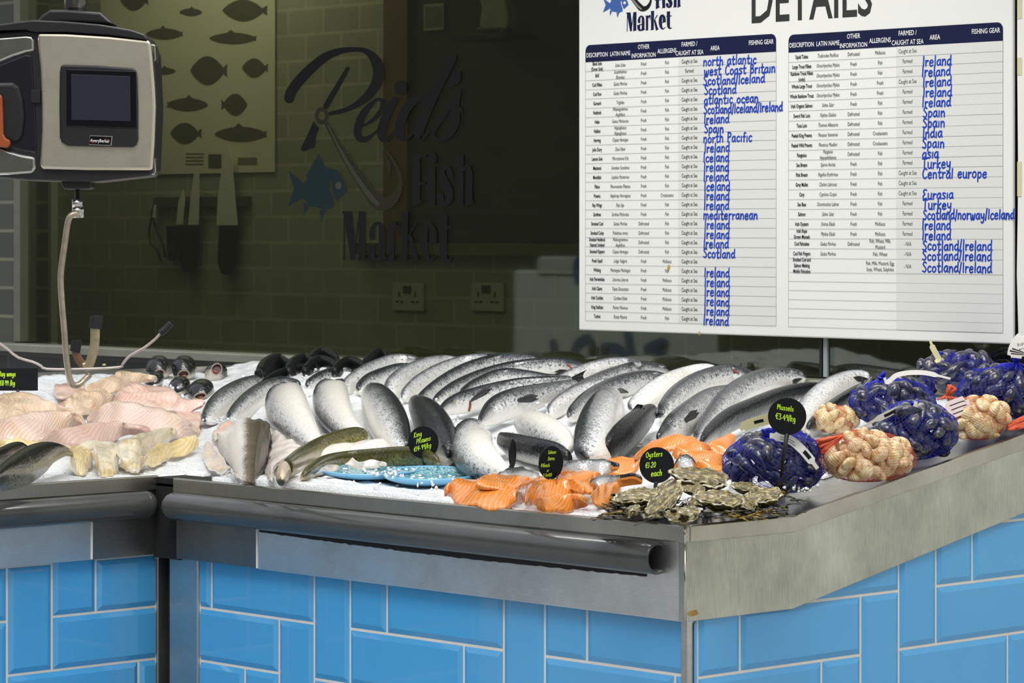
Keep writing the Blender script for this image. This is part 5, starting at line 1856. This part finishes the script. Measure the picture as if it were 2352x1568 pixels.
for lab, b, f, hb, hf, cr, mt_, sd in (
        ('long thin cod strip along the front ray wing', '700,1095 900,1050 1190,1045', '720,1145 950,1120 1180,1085', .03, .02, .006, M_COD, 11),
        ('yellowish fillet edge above the mottled trout', '-100,1045 0,1040 300,1040 720,1070', '-100,1100 0,1100 250,1135 745,1125', .03, .015, .006, M_CODY, 12),
        ('large pale cod fillet folded on top of the others', '1180,1080 1400,1000 1700,935 1822,958', '1175,1190 1285,1228 1410,1218 1550,1125 1700,1055 1822,985', .05, .03, .018, M_COD, 13),
        ('yellow ribbed cod fillet reaching right over the ice', '1470,1250 1560,1115 1750,1060 2000,1000 2065,1002', '1480,1288 1600,1272 1750,1205 1950,1145 2045,1105', .035, .012, .015, M_CODY, 14),
        ('small glossy cod end under the folded fillet', '1215,1240 1400,1195 1510,1180', '1230,1300 1400,1345 1490,1262', .03, .012, .008, M_COD, 15),
        ('broad cod chunk hanging over the tray edge', '925,1155 1000,1100 1130,1105 1210,1180', '1010,1385 1080,1408 1190,1385 1240,1290', .03, .0, .022, M_COD, 16),
        ('golden brown edged cod chunk right of the trout', '700,1180 780,1138 940,1140', '735,1370 870,1378 960,1300', .03, .0, .018, M_CODY, 17)):
    piece('cod_fillet', lab, z1, b, f, hb, hf, cr, mt_, GC, 'fish fillet', seed=sd)
GW = 'white fillets beside the haddock'
piece('white_fillet', 'pinkish white fillet left of the haddock', z2, '280,1035 400,1180 500,1330 618,1432', '190,1085 245,1280 420,1385 600,1448', .03, .008, .006, M_WHITEF, GW, 'fish fillet', seed=21)
piece('white_fillet', 'broad white fillet between haddock and olive fillets', z2, '895,885 1080,1010 1230,1105 960,1290 945,1440', '890,930 905,1100 890,1200 850,1330 850,1445', .03, .02, .01, M_WHITEF, GW, 'fish fillet', seed=22)
piece('white_fillet', 'pink belly flap behind the haddock fillet', z2, '300,960 400,870 540,850', '310,1000 420,990 520,940', .03, .02, .012, M_RAY2, GW, 'fish fillet', seed=23)
piece('white_fillet', 'pale inner flesh strip between the two olive ling fillets', z2, '1080,1320 1300,1160 1600,1090 1900,1050 2140,1035', '1120,1400 1320,1240 1620,1180 1900,1150 2110,1130', .035, .03, .01, M_WHITEF, GW, 'fish fillet', seed=24)
piece('white_fillet', 'wavy pale lip of the olive strip above the first dish', z2, '1330,1365 1560,1255 1660,1185 1800,1260 1950,1220 2100,1262', '1360,1380 1580,1325 1680,1295 1800,1305 1920,1288 2100,1274', .03, .02, .006, M_WHITEF, GW, 'fish fillet', seed=25)

piece('haddock_fillet', 'haddock fillet draped skin up, brown right half and white left half', z2, '285,1020 450,935 600,805 760,805 880,850 905,960', '290,1040 440,1220 600,1425 730,1452 860,1280 907,1030', .045, .012, .022, M_HADDOCK, 'haddock', 'fish fillet', seed=27, wave=.002, m=22)
GS = 'salmon fillets at the front'
for lab, zf, b, f, hb, hf, cr, sd in (
        ('orange fillet at the back touching the slim head-down salmon', z7, '320,280 500,140 700,98 935,152', '310,300 600,210 920,185', .05, .04, .012, 31),
        ('orange fillet against the blue mussel net, highest of the pile', z7, '985,190 1100,110 1270,78', '1010,270 1200,250 1250,190', .05, .03, .012, 32),
        ('orange fillet with a curved white line below the highest one', z7, '660,245 780,170 900,160 1010,215', '670,285 900,260 1030,245', .045, .035, .014, 33),
        ('wide orange fillet right of the oyster price disc', z7, '690,300 850,240 1000,238 1145,290', '690,340 900,365 1140,360', .04, .025, .015, 34),
        ('small orange fillet left of the oyster price disc', z7, '40,340 150,290 360,305', '40,425 200,435 370,405', .035, .02, .014, 35),
        ('orange fillet beneath the oysters and the blue net', z7, '860,340 1000,262 1160,268', '875,385 1100,400 1150,360', .035, .02, .008, 36),
        ('orange fillet rising behind the salmon darns disc', z6, '1390,600 1600,505 1780,495 1900,545', '1390,620 1640,610 1890,570', .045, .035, .012, 37),
        ('flat orange fillet in front of the black skinned strip', z6, '1390,620 1650,585 1840,630', '1590,670 1750,700 1840,668', .035, .025, .010, 38),
        ('orange fillet tip beside the oysters and seaweed', z6, '1770,680 2000,608 2110,598', '1790,840 1950,830 2100,775', .035, .006, .015, 39),
        ('brownish orange fillet lying highest above the leftmost fillet', z6, '520,595 640,540 850,528 1190,572', '525,650 750,660 930,655 1180,590', .045, .035, .010, 40),
        ('leftmost orange fillet with bold white lines by the dish', z6, '170,655 400,608 560,600 800,625 1000,690', '185,740 310,812 560,850 830,868 990,845', .03, .003, .022, 41),
        ('orange fillet curling down over the leftmost one', z6, '940,720 1050,640 1250,565 1395,600', '965,830 1060,780 1190,660 1395,615', .045, .012, .014, 42),
        ('arched orange fillet with fine stripes in the front row', z6, '1070,810 1150,690 1300,628 1450,628 1710,700', '1075,822 1200,780 1450,745 1710,722', .035, .02, .022, 43),
        ('foremost orange fillet with pink edge on the steel lip', z6, '1105,805 1400,742 1750,765', '1215,893 1320,900 1550,876 1750,835', .025, .002, .012, 44)):
    piece('salmon_fillet', lab, zf, b, f, hb, hf, cr, M_ORF, GS, 'salmon fillet', seed=sd, wave=.003)
GK = 'salmon fillets turned skin up'
for lab, zf, b, f, hb, hf, cr, sd in (
        ('long black skin-up fillet right of the salmon darns disc', z6, '1385,575 1500,440 1800,368 2085,420', '1390,598 1550,515 1750,485 1900,505 2085,448', .055, .04, .016, 51),
        ('silver skin-up fillet ending at the oyster price disc', z6, '1750,592 1900,535 2150,535 2335,535', '1790,645 1900,655 2100,605 2335,590', .045, .03, .012, 52),
        ('grey skin-up piece between price disc and oysters', z7, '690,335 780,288 890,330', '680,378 800,395 905,375', .04, .025, .010, 53),
        ('pale grey skin-up tail above the leftmost orange fillets', z6, '735,530 900,458 1050,468 1215,545', '735,555 1000,580 1235,588', .05, .04, .012, 54)):
    piece('salmon_fillet', lab, zf, b, f, hb, hf, cr, M_SKINS, GK, 'salmon fillet', seed=sd, wave=.003, under=M_ORF)

# ------------------------------------------------------------------ dishes
for (cx, cy, w, tilt, lab, hh) in ((850, 1088, 258, 4.5, 'light blue speckled dish furthest left, under the olive strip', .010), (986, 1104, 218, 4.0, 'light blue speckled dish touching the leftmost orange fillet', .006)):
    c = hit(cx, cy, hh)
    r = w / 2 * depth(c) / FPX
    fr_ = Vector((FW.x, FW.y, math.tan(math.radians(tilt)))).normalized()
    up_ = RT.cross(fr_).normalized()
    pl = empty('dish', c, lab, 'dish', 'light blue dishes on the ice')
    MB().lathe([(.0, -.004), (r * .55, -.004), (r * .64, -.003), (r * .90, .006), (r * .985, .013), (r, .017), (r * .985, .0195), (r * .955, .017)], 56, c, (RT, fr_, up_)).build('rim', M_PLATE, pl)
    MB().lathe([(r * .958, .0168), (r * .87, .0105), (r * .66, .0035), (r * .5, .002), (.0, .001)], 56, c, (RT, fr_, up_)).build('glazed_well', M_GLAZE, pl)
    il = MB()
    rr = random.Random(int(cx))
    for _ in range(22):
        a, q = rr.uniform(0, 6.28), rr.uniform(0, .7) ** .7 * r * .85
        k = rr.uniform(.002, .005)
        p = c + RT * (q * math.cos(a)) + fr_ * (q * math.sin(a)) + up_ * .004
        il.ball(p, k, 6, 4, M=lambda v: Vector((v.x * k * 1.4, v.y * k, v.z * k * .8)))
    tag(il.build('ice_crumbs', M_ICE), 'crumbs of ice lying in the blue dish ' + ('under the olive strip' if cx < 900 else 'beside the orange fillets'), 'ice', kind='stuff')

# ------------------------------------------------------------------ oysters
def oyster_mesh(seed):
    rr = random.Random(seed)
    ph = [rr.uniform(0, 6.28) for _ in range(6)]

    def outline(a):
        return 1 + .10 * math.sin(2 * a + ph[0]) + .07 * math.sin(3 * a + ph[1]) + .045 * math.sin(7 * a + ph[2]) - .16 * max(0, math.cos(a)) ** 3

    def lay_(sgn, hgt, frill, k=54, n=15):
        vs, fs, uvs = [], [], []
        for i in range(n):
            s = i / (n - 1)
            step = math.floor(s * 6) / 6
            for j in range(k):
                a = 2 * math.pi * j / k
                o = outline(a) * s
                x, y = o * math.cos(a) * .5, o * math.sin(a) * .30
                z = sgn * hgt * (1 - (.55 * s + .45 * step) ** 2.0) + .012 * noise.noise(Vector((x * 7 + seed, y * 9, sgn)))
                z += .030 * math.sin(9 * a + ph[3] + step * 5) * s ** 3 + .012 * math.sin(17 * a + ph[4]) * s ** 4 + frill * s ** 6
                vs.append((x, y, z))
                uvs.append((j / k, s))
        for i in range(n - 1):
            for j in range(k):
                q = (j + 1) % k
                f = (i * k + j, i * k + q, (i + 1) * k + q, (i + 1) * k + j)
                fs.append(f if sgn > 0 else f[::-1])
        return vs, fs, uvs
    up_, lo_, ed = MB(), MB(), MB()
    up_.add(*lay_(1, .075, .03))
    v, f, u = lay_(-1, .30, .0)
    lo_.add([(a * 1.05, b * 1.07, c - .006) for a, b, c in v], f, u)
    # pale frilled rim between the two shells
    k = 72
    vs, fs = [], []
    for i, (s, z) in enumerate(((.97, .020), (1.07, .016), (1.10, .0), (1.06, -.014), (.97, -.02))):
        for j in range(k):
            a = 2 * math.pi * j / k
            o = outline(a) * s * (1 + .025 * math.sin(23 * a + ph[5]) * (s > 1))
            vs.append((o * math.cos(a) * .5, o * math.sin(a) * .30, z + .018 * math.sin(9 * a + ph[3] + 4) + .008 * math.sin(21 * a)))
    for i in range(4):
        for j in range(k):
            q = (j + 1) % k
            fs.append((i * k + q, i * k + j, (i + 1) * k + j, (i + 1) * k + q))
    ed.add(vs, fs)
    return up_.mesh('upper_shell', M_OYSTER, Vector()), lo_.mesh('lower_shell', M_OYSTER, Vector()), ed.mesh('frilled_rim', M_OYSTER_E, Vector())


OYM = [oyster_mesh(s) for s in (3, 8, 21)]


def oyster(label, zx, zy, wpx, ang, tilt, k, hh, wid=1.0):
    px, py = z7(zx, zy)
    c = hit(px, py, hh)
    s = wpx * .2466 * depth(c) / FPX
    a = math.radians(ang)
    ex = (RT * math.cos(a) + (UP * .8 + FW * .6).normalized() * math.sin(a)).normalized()
    tilt = tilt * .55
    nz = (UP * math.cos(math.radians(tilt)) - FW * math.sin(math.radians(tilt)))
    nz = (nz - ex * nz.dot(ex)).normalized()
    ey = nz.cross(ex)
    root = empty('oyster', c, label, 'oyster', 'oysters heaped on the front corner')
    M4 = Matrix((ex * s, ey * s * wid, nz * s)).transposed().to_4x4()
    root.matrix_world = Matrix.Translation(c) @ M4
    for me in OYM[k % 3]:
        o = bpy.data.objects.new(me.name, me)
        COL.objects.link(o)
        o.parent = root
    return root


for a in (('oyster at the left end of the heap with a pale upper frill', 365, 640, 420, 6, 48, 0, .040),
          ('tall oyster standing aslant in the middle of the heap', 600, 665, 470, 50, 50, 1, .045, .85),
          ('topmost oyster of the heap with a wide white frill on its right', 950, 470, 500, -14, 50, 2, .075),
          ('smallish round oyster in front on the steel lip', 775, 815, 300, 8, 62, 1, .022, 1.3),
          ('brown oyster right of the middle under the topmost one', 1120, 665, 420, -8, 52, 0, .045),
          ('rightmost oyster with pale rim beside the blue net', 1505, 645, 400, 12, 46, 2, .040),
          ('little pale oyster low at the left, below the left end one', 300, 785, 190, 30, 60, 2, .018, 1.2),
          ('dark oyster wedged behind the small round one', 880, 690, 230, 60, 60, 1, .035, .9),
          ('oyster half hidden under the rightmost one', 1345, 705, 250, -30, 58, 1, .030),
          ('brownish oyster directly below the price disc stake', 660, 540, 280, 24, 45, 0, .05),
          ('dark oyster tucked between the topmost and the brown one', 870, 580, 220, -10, 50, 2, .055),
          ('thin dark oyster against the foot of the blue net', 1360, 560, 260, -12, 45, 0, .045)):
    oyster(*a)

# ------------------------------------------------------------------ seaweed
sw, sy = MB(), MB()
rr = random.Random(5)


def strand(mb, zx, zy, ang, L, w, hh):
    pts = []
    a = ang
    x, y = z7(zx, zy)
    for i in range(7):
        p = hit(x, y, hh + .012 * math.sin(i * 1.3 + zx))
        pts.append(p)
        x += math.cos(a) * L / 6
        y -= math.sin(a) * L / 6 * .45
        a += rr.uniform(-.5, .5)
    P3 = crom(pts, 18)
    mb.tube(P3, [w * (1 - .55 * i / 17) * (1 + .4 * math.sin(i * 1.7)) for i in range(18)], 7, flat=((0, 0, 1), .4))


for _ in range(110):
    strand(sw, rr.uniform(60, 1750), rr.uniform(720, 860) - 60 * rr.random(), rr.uniform(-.6, 3.7), rr.uniform(20, 70), rr.uniform(.0025, .0055), rr.uniform(.004, .02))
for zx, zy, a, L in ((380, 760, 3.2, 110), (150, 560, 1.9, 50), (120, 640, 1.6, 46), (1050, 850, .25, 120), (1150, 800, .35, 130), (1190, 480, -.1, 60), (1690, 640, -.4, 60), (1780, 680, .0, 40), (560, 840, 3.3, 80), (250, 830, 3.1, 90)):
    strand(sw, zx, zy, a, L, .0048, .016)
for _ in range(9):
    strand(sy, rr.uniform(1180, 1500), rr.uniform(800, 850), rr.uniform(-.7, 1.2), rr.uniform(20, 55), .0034, .016)
for zx, zy, a, L in ((1240, 830, -.5, 44), (1300, 840, .2, 90), (1480, 810, .7, 50), (1600, 570, .6, 24), (1690, 600, -1, 20)):
    strand(sy, zx, zy, a, L, .0032, .02)
tag(sw.build('seaweed', M_WEED), 'tangle of dark olive seaweed under the oysters', 'seaweed', kind='stuff')
tag(sy.build('seaweed', M_WEEDY), 'bright yellow seaweed fronds on the steel corner below the oysters', 'seaweed', kind='stuff')

# ------------------------------------------------------------------ mussels and clams in nets
def shell_mesh(name, mat, kind):
    """two valves; long axis x, thickness z"""
    mb = MB()
    n, k = 14, 18
    vs, fs, uvs = [], [], []
    for i in range(n + 1):
        t = i / n
        for j in range(k):
            a = 2 * math.pi * j / k
            if kind == 'mussel':
                w = .29 * (math.sin(math.pi * min(1, t ** .62)) ** .75) + .004
                h = .23 * (math.sin(math.pi * min(1, t ** .70)) ** .9) + .003
                x = t - .5
                y = w * math.cos(a) + .07 * math.sin(math.pi * t)
                z = h * math.sin(a) * (abs(math.sin(a)) ** .25)
            else:
                w = .42 * (math.sin(math.pi * min(1, t ** .9)) ** .62) + .006
                h = .27 * (math.sin(math.pi * min(1, t ** .9)) ** .85) + .004
                x = t - .5
                y = w * math.cos(a)
                z = h * math.sin(a) * (abs(math.sin(a)) ** .12)
                g = abs(math.sin(a))
                if g < .16:
                    y *= .94                      # seam between the valves
            vs.append((x, y, z))
            uvs.append((a / 6.283, abs(math.cos(a)) if kind == 'mussel' else t))
    for i in range(n):
        for j in range(k):
            q = (j + 1) % k
            fs.append((i * k + j, i * k + q, (i + 1) * k + q, (i + 1) * k + j))
    fs.append(tuple(range(k - 1, -1, -1)))
    fs.append(tuple(range(n * k, n * k + k)))
    mb.add(vs, fs, uvs)
    return mb.mesh(name, mat, Vector())


ME_MUS = shell_mesh('mussel', M_MUSSEL, 'mussel')
ME_CLAM = shell_mesh('clam', M_CLAM, 'clam')


def bag(label, kind, cx, cy, wpx, hpx, tie, seed, label_strips=(), deep=.80, count=46, contents='', tuft=None, net=True):
    rr = random.Random(seed)
    # the bag rests on the tray: find the point under its lower edge
    foot = hit(cx, cy + hpx * .46, .006)
    dp = depth(foot) + .02
    c = at_dep(cx, cy, dp)
    rx, rz = wpx / 2 * dp / FPX, hpx / 2 * dp / FPX
    ry = rx * deep
    tp = at_dep(*tie, dp - ry * .25)
    red = kind == 'clam'
    root = empty('net_bag', Vector((c.x, c.y, c.z - rz)), label, 'net bag', ('red nets of clams' if red else 'blue nets of mussels'))
    up0 = (tp - c).normalized()

    def surf(d, k=1.0):
        """direction -> bag surface; lumpy and pulled up to the tie"""
        p = RT * (d.x * rx) + FW * (d.y * ry) + UP * (d.z * rz * (1.0 if d.z > 0 else .92))
        lump = 1 + .07 * noise.noise(Vector((d.x * 2.6 + seed, d.y * 2.6, d.z * 2.6)))
        return c + p * (lump * k)
    # contents
    size = .058 if kind == 'mussel' else .043
    me = ME_MUS if kind == 'mussel' else ME_CLAM
    ga = math.pi * (3 - 5 ** .5)
    tot = int(count * 1.9)
    made = 0
    for i in range(tot):
        z = 1 - 2 * (i + .5) / tot
        q = math.sqrt(1 - z * z)
        a = ga * i + seed
        d = Vector((q * math.cos(a), q * math.sin(a), z))
        if d.y > .35 or d.z < -.80:
            continue
        sz = size * rr.uniform(.82, 1.15)
        p = surf(d, .86 if i % 4 else .62)
        no = (p - c).normalized()
        ax = Vector((rr.uniform(-1, 1), rr.uniform(-1, 1), rr.uniform(-1, 1)))
        ax = (ax - no * ax.dot(no) * rr.uniform(.6, 1.0)).normalized()
        by = no.cross(ax).normalized()
        nz = ax.cross(by)
        if rr.random() < .4:
            by, nz = nz, -by
        o = bpy.data.objects.new(kind, me)
        COL.objects.link(o)
        wob = rr.uniform(.85, 1.1)
        o.matrix_world = Matrix.Translation(p) @ Matrix((ax * sz, by * sz * wob, nz * sz)).transposed().to_4x4()
        tag(o, contents, kind, contents)
        made += 1
    # hidden core of more shells keeps the bag from being see-through
    # net
    if net:
        N, Mm = (46, 38) if not red else (36, 30)
        vs, fs = [], []
        w_axis = up0
        e1 = w_axis.cross(FW).normalized()
        e2 = w_axis.cross(e1).normalized()
        dl = lambda v: Vector((v.dot(RT), v.dot(FW), v.dot(UP)))
        for i in range(Mm + 1):
            t = math.pi * (i / Mm) * .97
            for j in range(N):
                a = 2 * math.pi * (j + .5 * (i % 2)) / N
                dirw = w_axis * math.cos(t) + e1 * (math.sin(t) * math.cos(a)) + e2 * (math.sin(t) * math.sin(a))
                p = surf(dl(dirw), 1.035)
                k = max(0.0, 1 - t / .75)
                p = p.lerp(tp + (p - tp) * .06, k ** 1.6)
                vs.append(p)
        for i in range(0, Mm - 1):
            for j in range(N):
                jl = j if i % 2 == 0 else j
                if i % 2 == 0:
                    l, r = (i + 1) * N + (j - 1) % N, (i + 1) * N + j
                else:
                    l, r = (i + 1) * N + j, (i + 1) * N + (j + 1) % N
                fs.append((i * N + j, l, (i + 2) * N + j, r))
        o = MB().add(vs, fs).build('net', M_REDNET if red else M_BLUENET, root)
        md = o.modifiers.new('threads', 'WIREFRAME')
        md.thickness = .0011 if not red else .0007
        md.use_even_offset = False
        md.use_boundary = True
    # gathered end
    g = MB()
    td = (Vector(tuft[0]) if tuft and len(tuft[0]) == 3 else None)
    end = at_dep(*(tuft[0] if tuft else (tie[0] + 4, tie[1] - 16)), dp - ry * .25 - .004)
    wv = (tuft[1] if tuft else 9) * dp / FPX
    dirt = end - tp
    sd = dirt.cross(FW).normalized()
    for q in range(14):
        s = q / 13 * 2 - 1
        g.tube(crom([tp, tp + dirt * .5 + sd * (wv * s * .5) + FW * rr.uniform(-.006, .002), end + sd * (wv * s) + dirt * rr.uniform(-.1, .1) + FW * rr.uniform(-.006, .002)], 8), [.0022] * 3 + [.0034] * 5, 6)
    for q in range(16):
        a = 6.283 * q / 16
        dv = (RT * math.cos(a) * rx * .5 + FW * math.sin(a) * ry * .35 - up0 * (rz * .28))
        g.tube(crom([tp, tp + dv * .5 - FW * .002, tp + dv], 6), [.0024, .0022, .0018, .0014, .0010, .0006], 5)
    g.build('gathered_end', M_REDNET if red else M_BLUENET, root)
    for (pts, wv, mt_, marks) in label_strips:
        P3 = crom([at_dep(x, y, dp - ry * (.45 if len(z_) == 0 else z_[0]) - .012) for x, y, *z_ in pts], 24)
        vs, fs = [], []
        for i, p in enumerate(P3):
            p = Vector(p)
            t = (Vector(P3[min(i + 1, 23)]) - Vector(P3[max(i - 1, 0)])).normalized()
            s = t.cross(FW).normalized()
            wd = wv * dp / FPX * (1.0 if i < 20 else .45) * (1 if i > 2 else .6)
            tw = s * .9 + FW * .25
            vs += [p - tw * wd, p + tw * wd]
        n = len(vs)
        vs += [v + FW * .0008 for v in vs]
        for i in range(23):
            a = 2 * i
            fs += [(a, a + 1, a + 3, a + 2), (n + a + 2, n + a + 3, n + a + 1, n + a), (a, a + 2, n + a + 2, n + a), (a + 3, a + 1, n + a + 1, n + a + 3)]
        lb_ = MB().add(vs, fs).build('paper_label', mt_, root, smooth=False)
        if marks:
            mk_ = MB()
            for (i0, i1, a0, a1) in marks:
                for i in range(i0, i1):
                    q = [Vector(vs[2 * i]), Vector(vs[2 * i + 1]), Vector(vs[2 * i + 2]), Vector(vs[2 * i + 3])]
                    mk_.add([q[0].lerp(q[1], a0) - FW * .0006, q[0].lerp(q[1], a1) - FW * .0006, q[2].lerp(q[3], a1) - FW * .0006, q[2].lerp(q[3], a0) - FW * .0006], [(0, 1, 2, 3)])
            mk_.build('label_print', M_INK, lb_, smooth=False)
    return root, made


z5 = lambda x, y: (1800 + x * .24876, 760 + y * .24876)
Z5 = lambda *a: [z5(*p) for p in a]
BARC = [(15, 18, .3, .75)]
bag('blue mussel net nearest the front corner, white label hanging down its side', 'mussel', 1782, 1062, 232, 150, (1772, 1012), 1,
    ((((1768, 1000, .55), (1790, 1003, .7), (1815, 1010, .85), (1840, 1030, .92), (1862, 1055, .85), (1878, 1076, .75)), 11, M_LABEL, BARC + [(5, 12, .25, .30), (5, 11, .5, .55)]),
     (((1786, 958), (1770, 962), (1740, 968), (1712, 978), (1700, 986)), 13, M_LABELY, [(9, 13, .35, .65)])), contents='blue-black mussel in the net nearest the front corner', tuft=((1766, 984), 16), count=50)
bag('blue mussel net behind the tie-fronted one, long label lying on top', 'mussel', 2050, 925, 196, 108, z5(925, 440), 2,
    ((Z5((930, 430), (950, 470), (985, 455), (1040, 410), (1150, 385), (1300, 385), (1420, 410), (1540, 440)), 6, M_LABEL, ()),), contents='mussel in the net with the long label on top', tuft=(z5(900, 405), 10), count=40)
bag('blue mussel net between the two clam nets, tied end towards the viewer', 'mussel', 2106, 990, 182, 138, z5(1230, 735), 3,
    ((Z5((1220, 650), (1215, 700), (1200, 755), (1150, 765), (1110, 740), (1060, 720), (960, 770), (830, 830), (690, 915)), 8, M_LABEL, BARC),), contents='mussel in the net tied towards the viewer', tuft=(z5(1218, 655), 9), count=40)
bag('blue mussel net at the back below the details board corner', 'mussel', 2202, 856, 186, 92, z5(1440, 285), 4,
    ((Z5((1400, 285), (1430, 260), (1410, 215), (1380, 160), (1352, 85)), 7, M_LABELY, ()),), contents='mussel in the net below the board corner', tuft=(z5(1490, 225), 14), count=40)
bag('blue mussel net at the right frame edge with a standing white label', 'mussel', 2304, 902, 206, 128, z5(2150, 290), 5,
    ((((2334, 822), (2336, 806), (2345, 788), (2362, 772)), 22, M_LABEL, [(4, 5, .1, .8), (6, 7, .1, .9), (8, 9, .1, .8)]),), contents='mussel in the net at the right frame edge', tuft=(z5(2145, 235), 12), count=44)
bag('red clam net in front, open gathered end over the shells', 'clam', 1988, 1050, 218, 122, z5(560, 960), 6, contents='tan clam in the front red net', tuft=(z5(340, 1070), 17), count=44)
bag('red clam net behind, between blue nets, with a pink printed label', 'clam', 2246, 962, 138, 104, z5(1500, 600), 7,
    ((Z5((1500, 740), (1560, 720), (1640, 690), (1720, 665)), 22, plain('pinkish_label', (.82, .66, .62), .5), [(6, 20, .2, .25), (6, 20, .45, .5), (6, 20, .7, .75)]),), contents='tan clam in the rear red net', tuft=(z5(1560, 510), 9), count=34)
bag('small red clam net peeping out left behind the front clam net', 'clam', 1918, 965, 92, 66, z5(600, 800), 8, contents='clam in the half hidden red net', tuft=(z5(500, 830), 12), count=16)
lbt = MB()
lo_ = at_dep(2342, 797, depth(hit(2304, 961, .006)) - .07)
LM = lambda x, y: lo_ + (RT * .93 + UP * .36) * x + (UP * .93 - RT * .36) * y - FW * .001
for k_, (t_, s_) in enumerate((('Rope Mussels', .011), ('Mytilus Edulis', .006))):
    printed(lbt, t_, LM, -.004, .002 - k_ * .009, s_, .8, .004, .15, 'LEFT')
flush_texts()
lbp = [o for o in bpy.data.objects if o.name.startswith('net_bag') and o.get('label', '').startswith('blue mussel net at the right frame edge')][0]
lbt.build('label_lettering', M_INK, lbp, smooth=False)
# red net tail lying on the tray at the frame edge
tl = MB()
for q in range(16):
    s = q / 15 - .5
    tl.tube(crom([hit(2316, 982 + s * 12, .02 + .01 * rr.random()), hit(2336, 974 + s * 22, .022 + .012 * rr.random()), hit(2372, 962 + s * 30, .03 + .01 * rr.random())], 8), .0022, 6)
tag(tl.build('net_tail', M_REDNET), 'loose red net end lying at the right frame edge', 'net')

# ------------------------------------------------------------------ price signs
def sign(label, cx, cy, rx, ry, foot, yaw, lines, lean=0.0, rect=False, slope=0.0, dep=None):
    f = at_dep(*foot, dep) if dep else hit(*foot, .0)
    dp = depth(f) - .004
    c = at_dep(cx, cy, dp)
    k = dp / FPX
    y = math.radians(yaw)
    ex = RT * math.cos(y) + FW * math.sin(y)
    no = (FW * math.cos(y) - RT * math.sin(y)) * -1
    a = math.radians(lean)
    ex2 = (ex * math.cos(a) + UP * math.sin(a)).normalized()
    ez = (UP * math.cos(a) - ex * math.sin(a)).normalized()
    R0 = ry * k
    RX = rx * k / max(.25, math.cos(y))
    root = empty('price_sign', f, label, 'price sign', 'black chalk price signs')
    th = .0035
    if rect:
        pts = [c + ex2 * sx * RX + ez * sz * R0 for sx, sz in ((-1, -1), (1, -1), (1, 1), (-1, 1))]
    else:
        pts = [c + ex2 * (RX * math.cos(t)) + ez * (R0 * math.sin(t)) for t in [2 * math.pi * i / 48 for i in range(48)]]
    bev(MB().prism([p - no * th / 2 for p in pts], no * th).build('disc' if not rect else 'plate', M_TAG, root, smooth=False), .0008, 2)
    top = c - ez * R0 * .9
    MB().tube([top, top.lerp(f, .5), f - UP * .015], [.0048, .0042, .003], 8, flat=(tuple(ex), 1.0)).build('stake', M_BLACK, root)
    mb = MB()
    Mx = lambda x, yy: c + ex2 * (x * RX) + ez * (yy * R0) + no * (th / 2 + .0005)
    rz_ = random.Random(int(cx))
    for (t, x, yy, h) in lines:
        sl = slope
        xs = R0 / RX
        Mq = lambda px, py: Mx(x + px * xs * 1.0, yy + py + px * sl)
        hand(mb, t, 0, 0, h * (.8 if not rect else .95), Mq, .07, .86 if not rect else .70, .1, .02, rz_)
    if lines:
        mb.build('chalk_writing', M_NEON, root, smooth=False)
    return root


E_ = '\u20ac'
sign('rectangular black Ray wings price sign above the pale ray wings', 41, 871, 46, 26, (41, 912), 0, (('Ray wings', -.92, .28, .44), (E_ + '11.99 /kg', -.90, -.52, .44)), rect=True)
sign('round King Prawns price sign beside the speckled dishes', 972.5, 1015.5, 35, 37.5, (976, 1080), -8, (('King', -.62, .28, .36), ('PRawns', -.46, -.10, .36), (E_ + '14.99/kg', -.62, -.58, .36)), slope=.27, lean=0)
sign('narrow turned Salmon Darns price sign by the orange fillets', 1265.5, 1062, 28, 38.5, (1263, 1112), 38, (('Salmon', -.36, .50, .26), ('Darns', -.32, .12, .26), (E_ + '4/each', -.86, -.32, .26), ('or', -.34, -.56, .22), ('3 for' + E_ + '10', -.62, -.88, .24)), slope=.10, lean=-6, dep=depth(hit(1263, 1150, 0)) - .04)
sign('round Oysters price sign standing behind the oyster heap', 1508.5, 1068, 40, 41.5, (1503, 1122), 4, (('Oysters', -.64, .42, .36), (E_ + '1.20', -.66, -.16, .36), ('each', -.34, -.62, .40)), slope=.10)
sign('round Mussels price sign on a tall stake in the front mussel net', 1808, 956, 44, 43, (1794, 1080), -4, (('Mussels', -.52, .40, .34), (E_ + '3.49/kg', -.60, -.12, .38)), slope=-.16, dep=depth(hit(1782, 1131, .006)) - .088)
sign('price sign seen edge on in front of the round bellied salmon', 1177, 1041, 9, 33, (1162, 1086), 78, (), lean=-18)
sign('dark price sign seen edge on beside the long-labelled mussel net', 1981, 908, 9, 46, (1950, 948), 80, (), lean=-38)
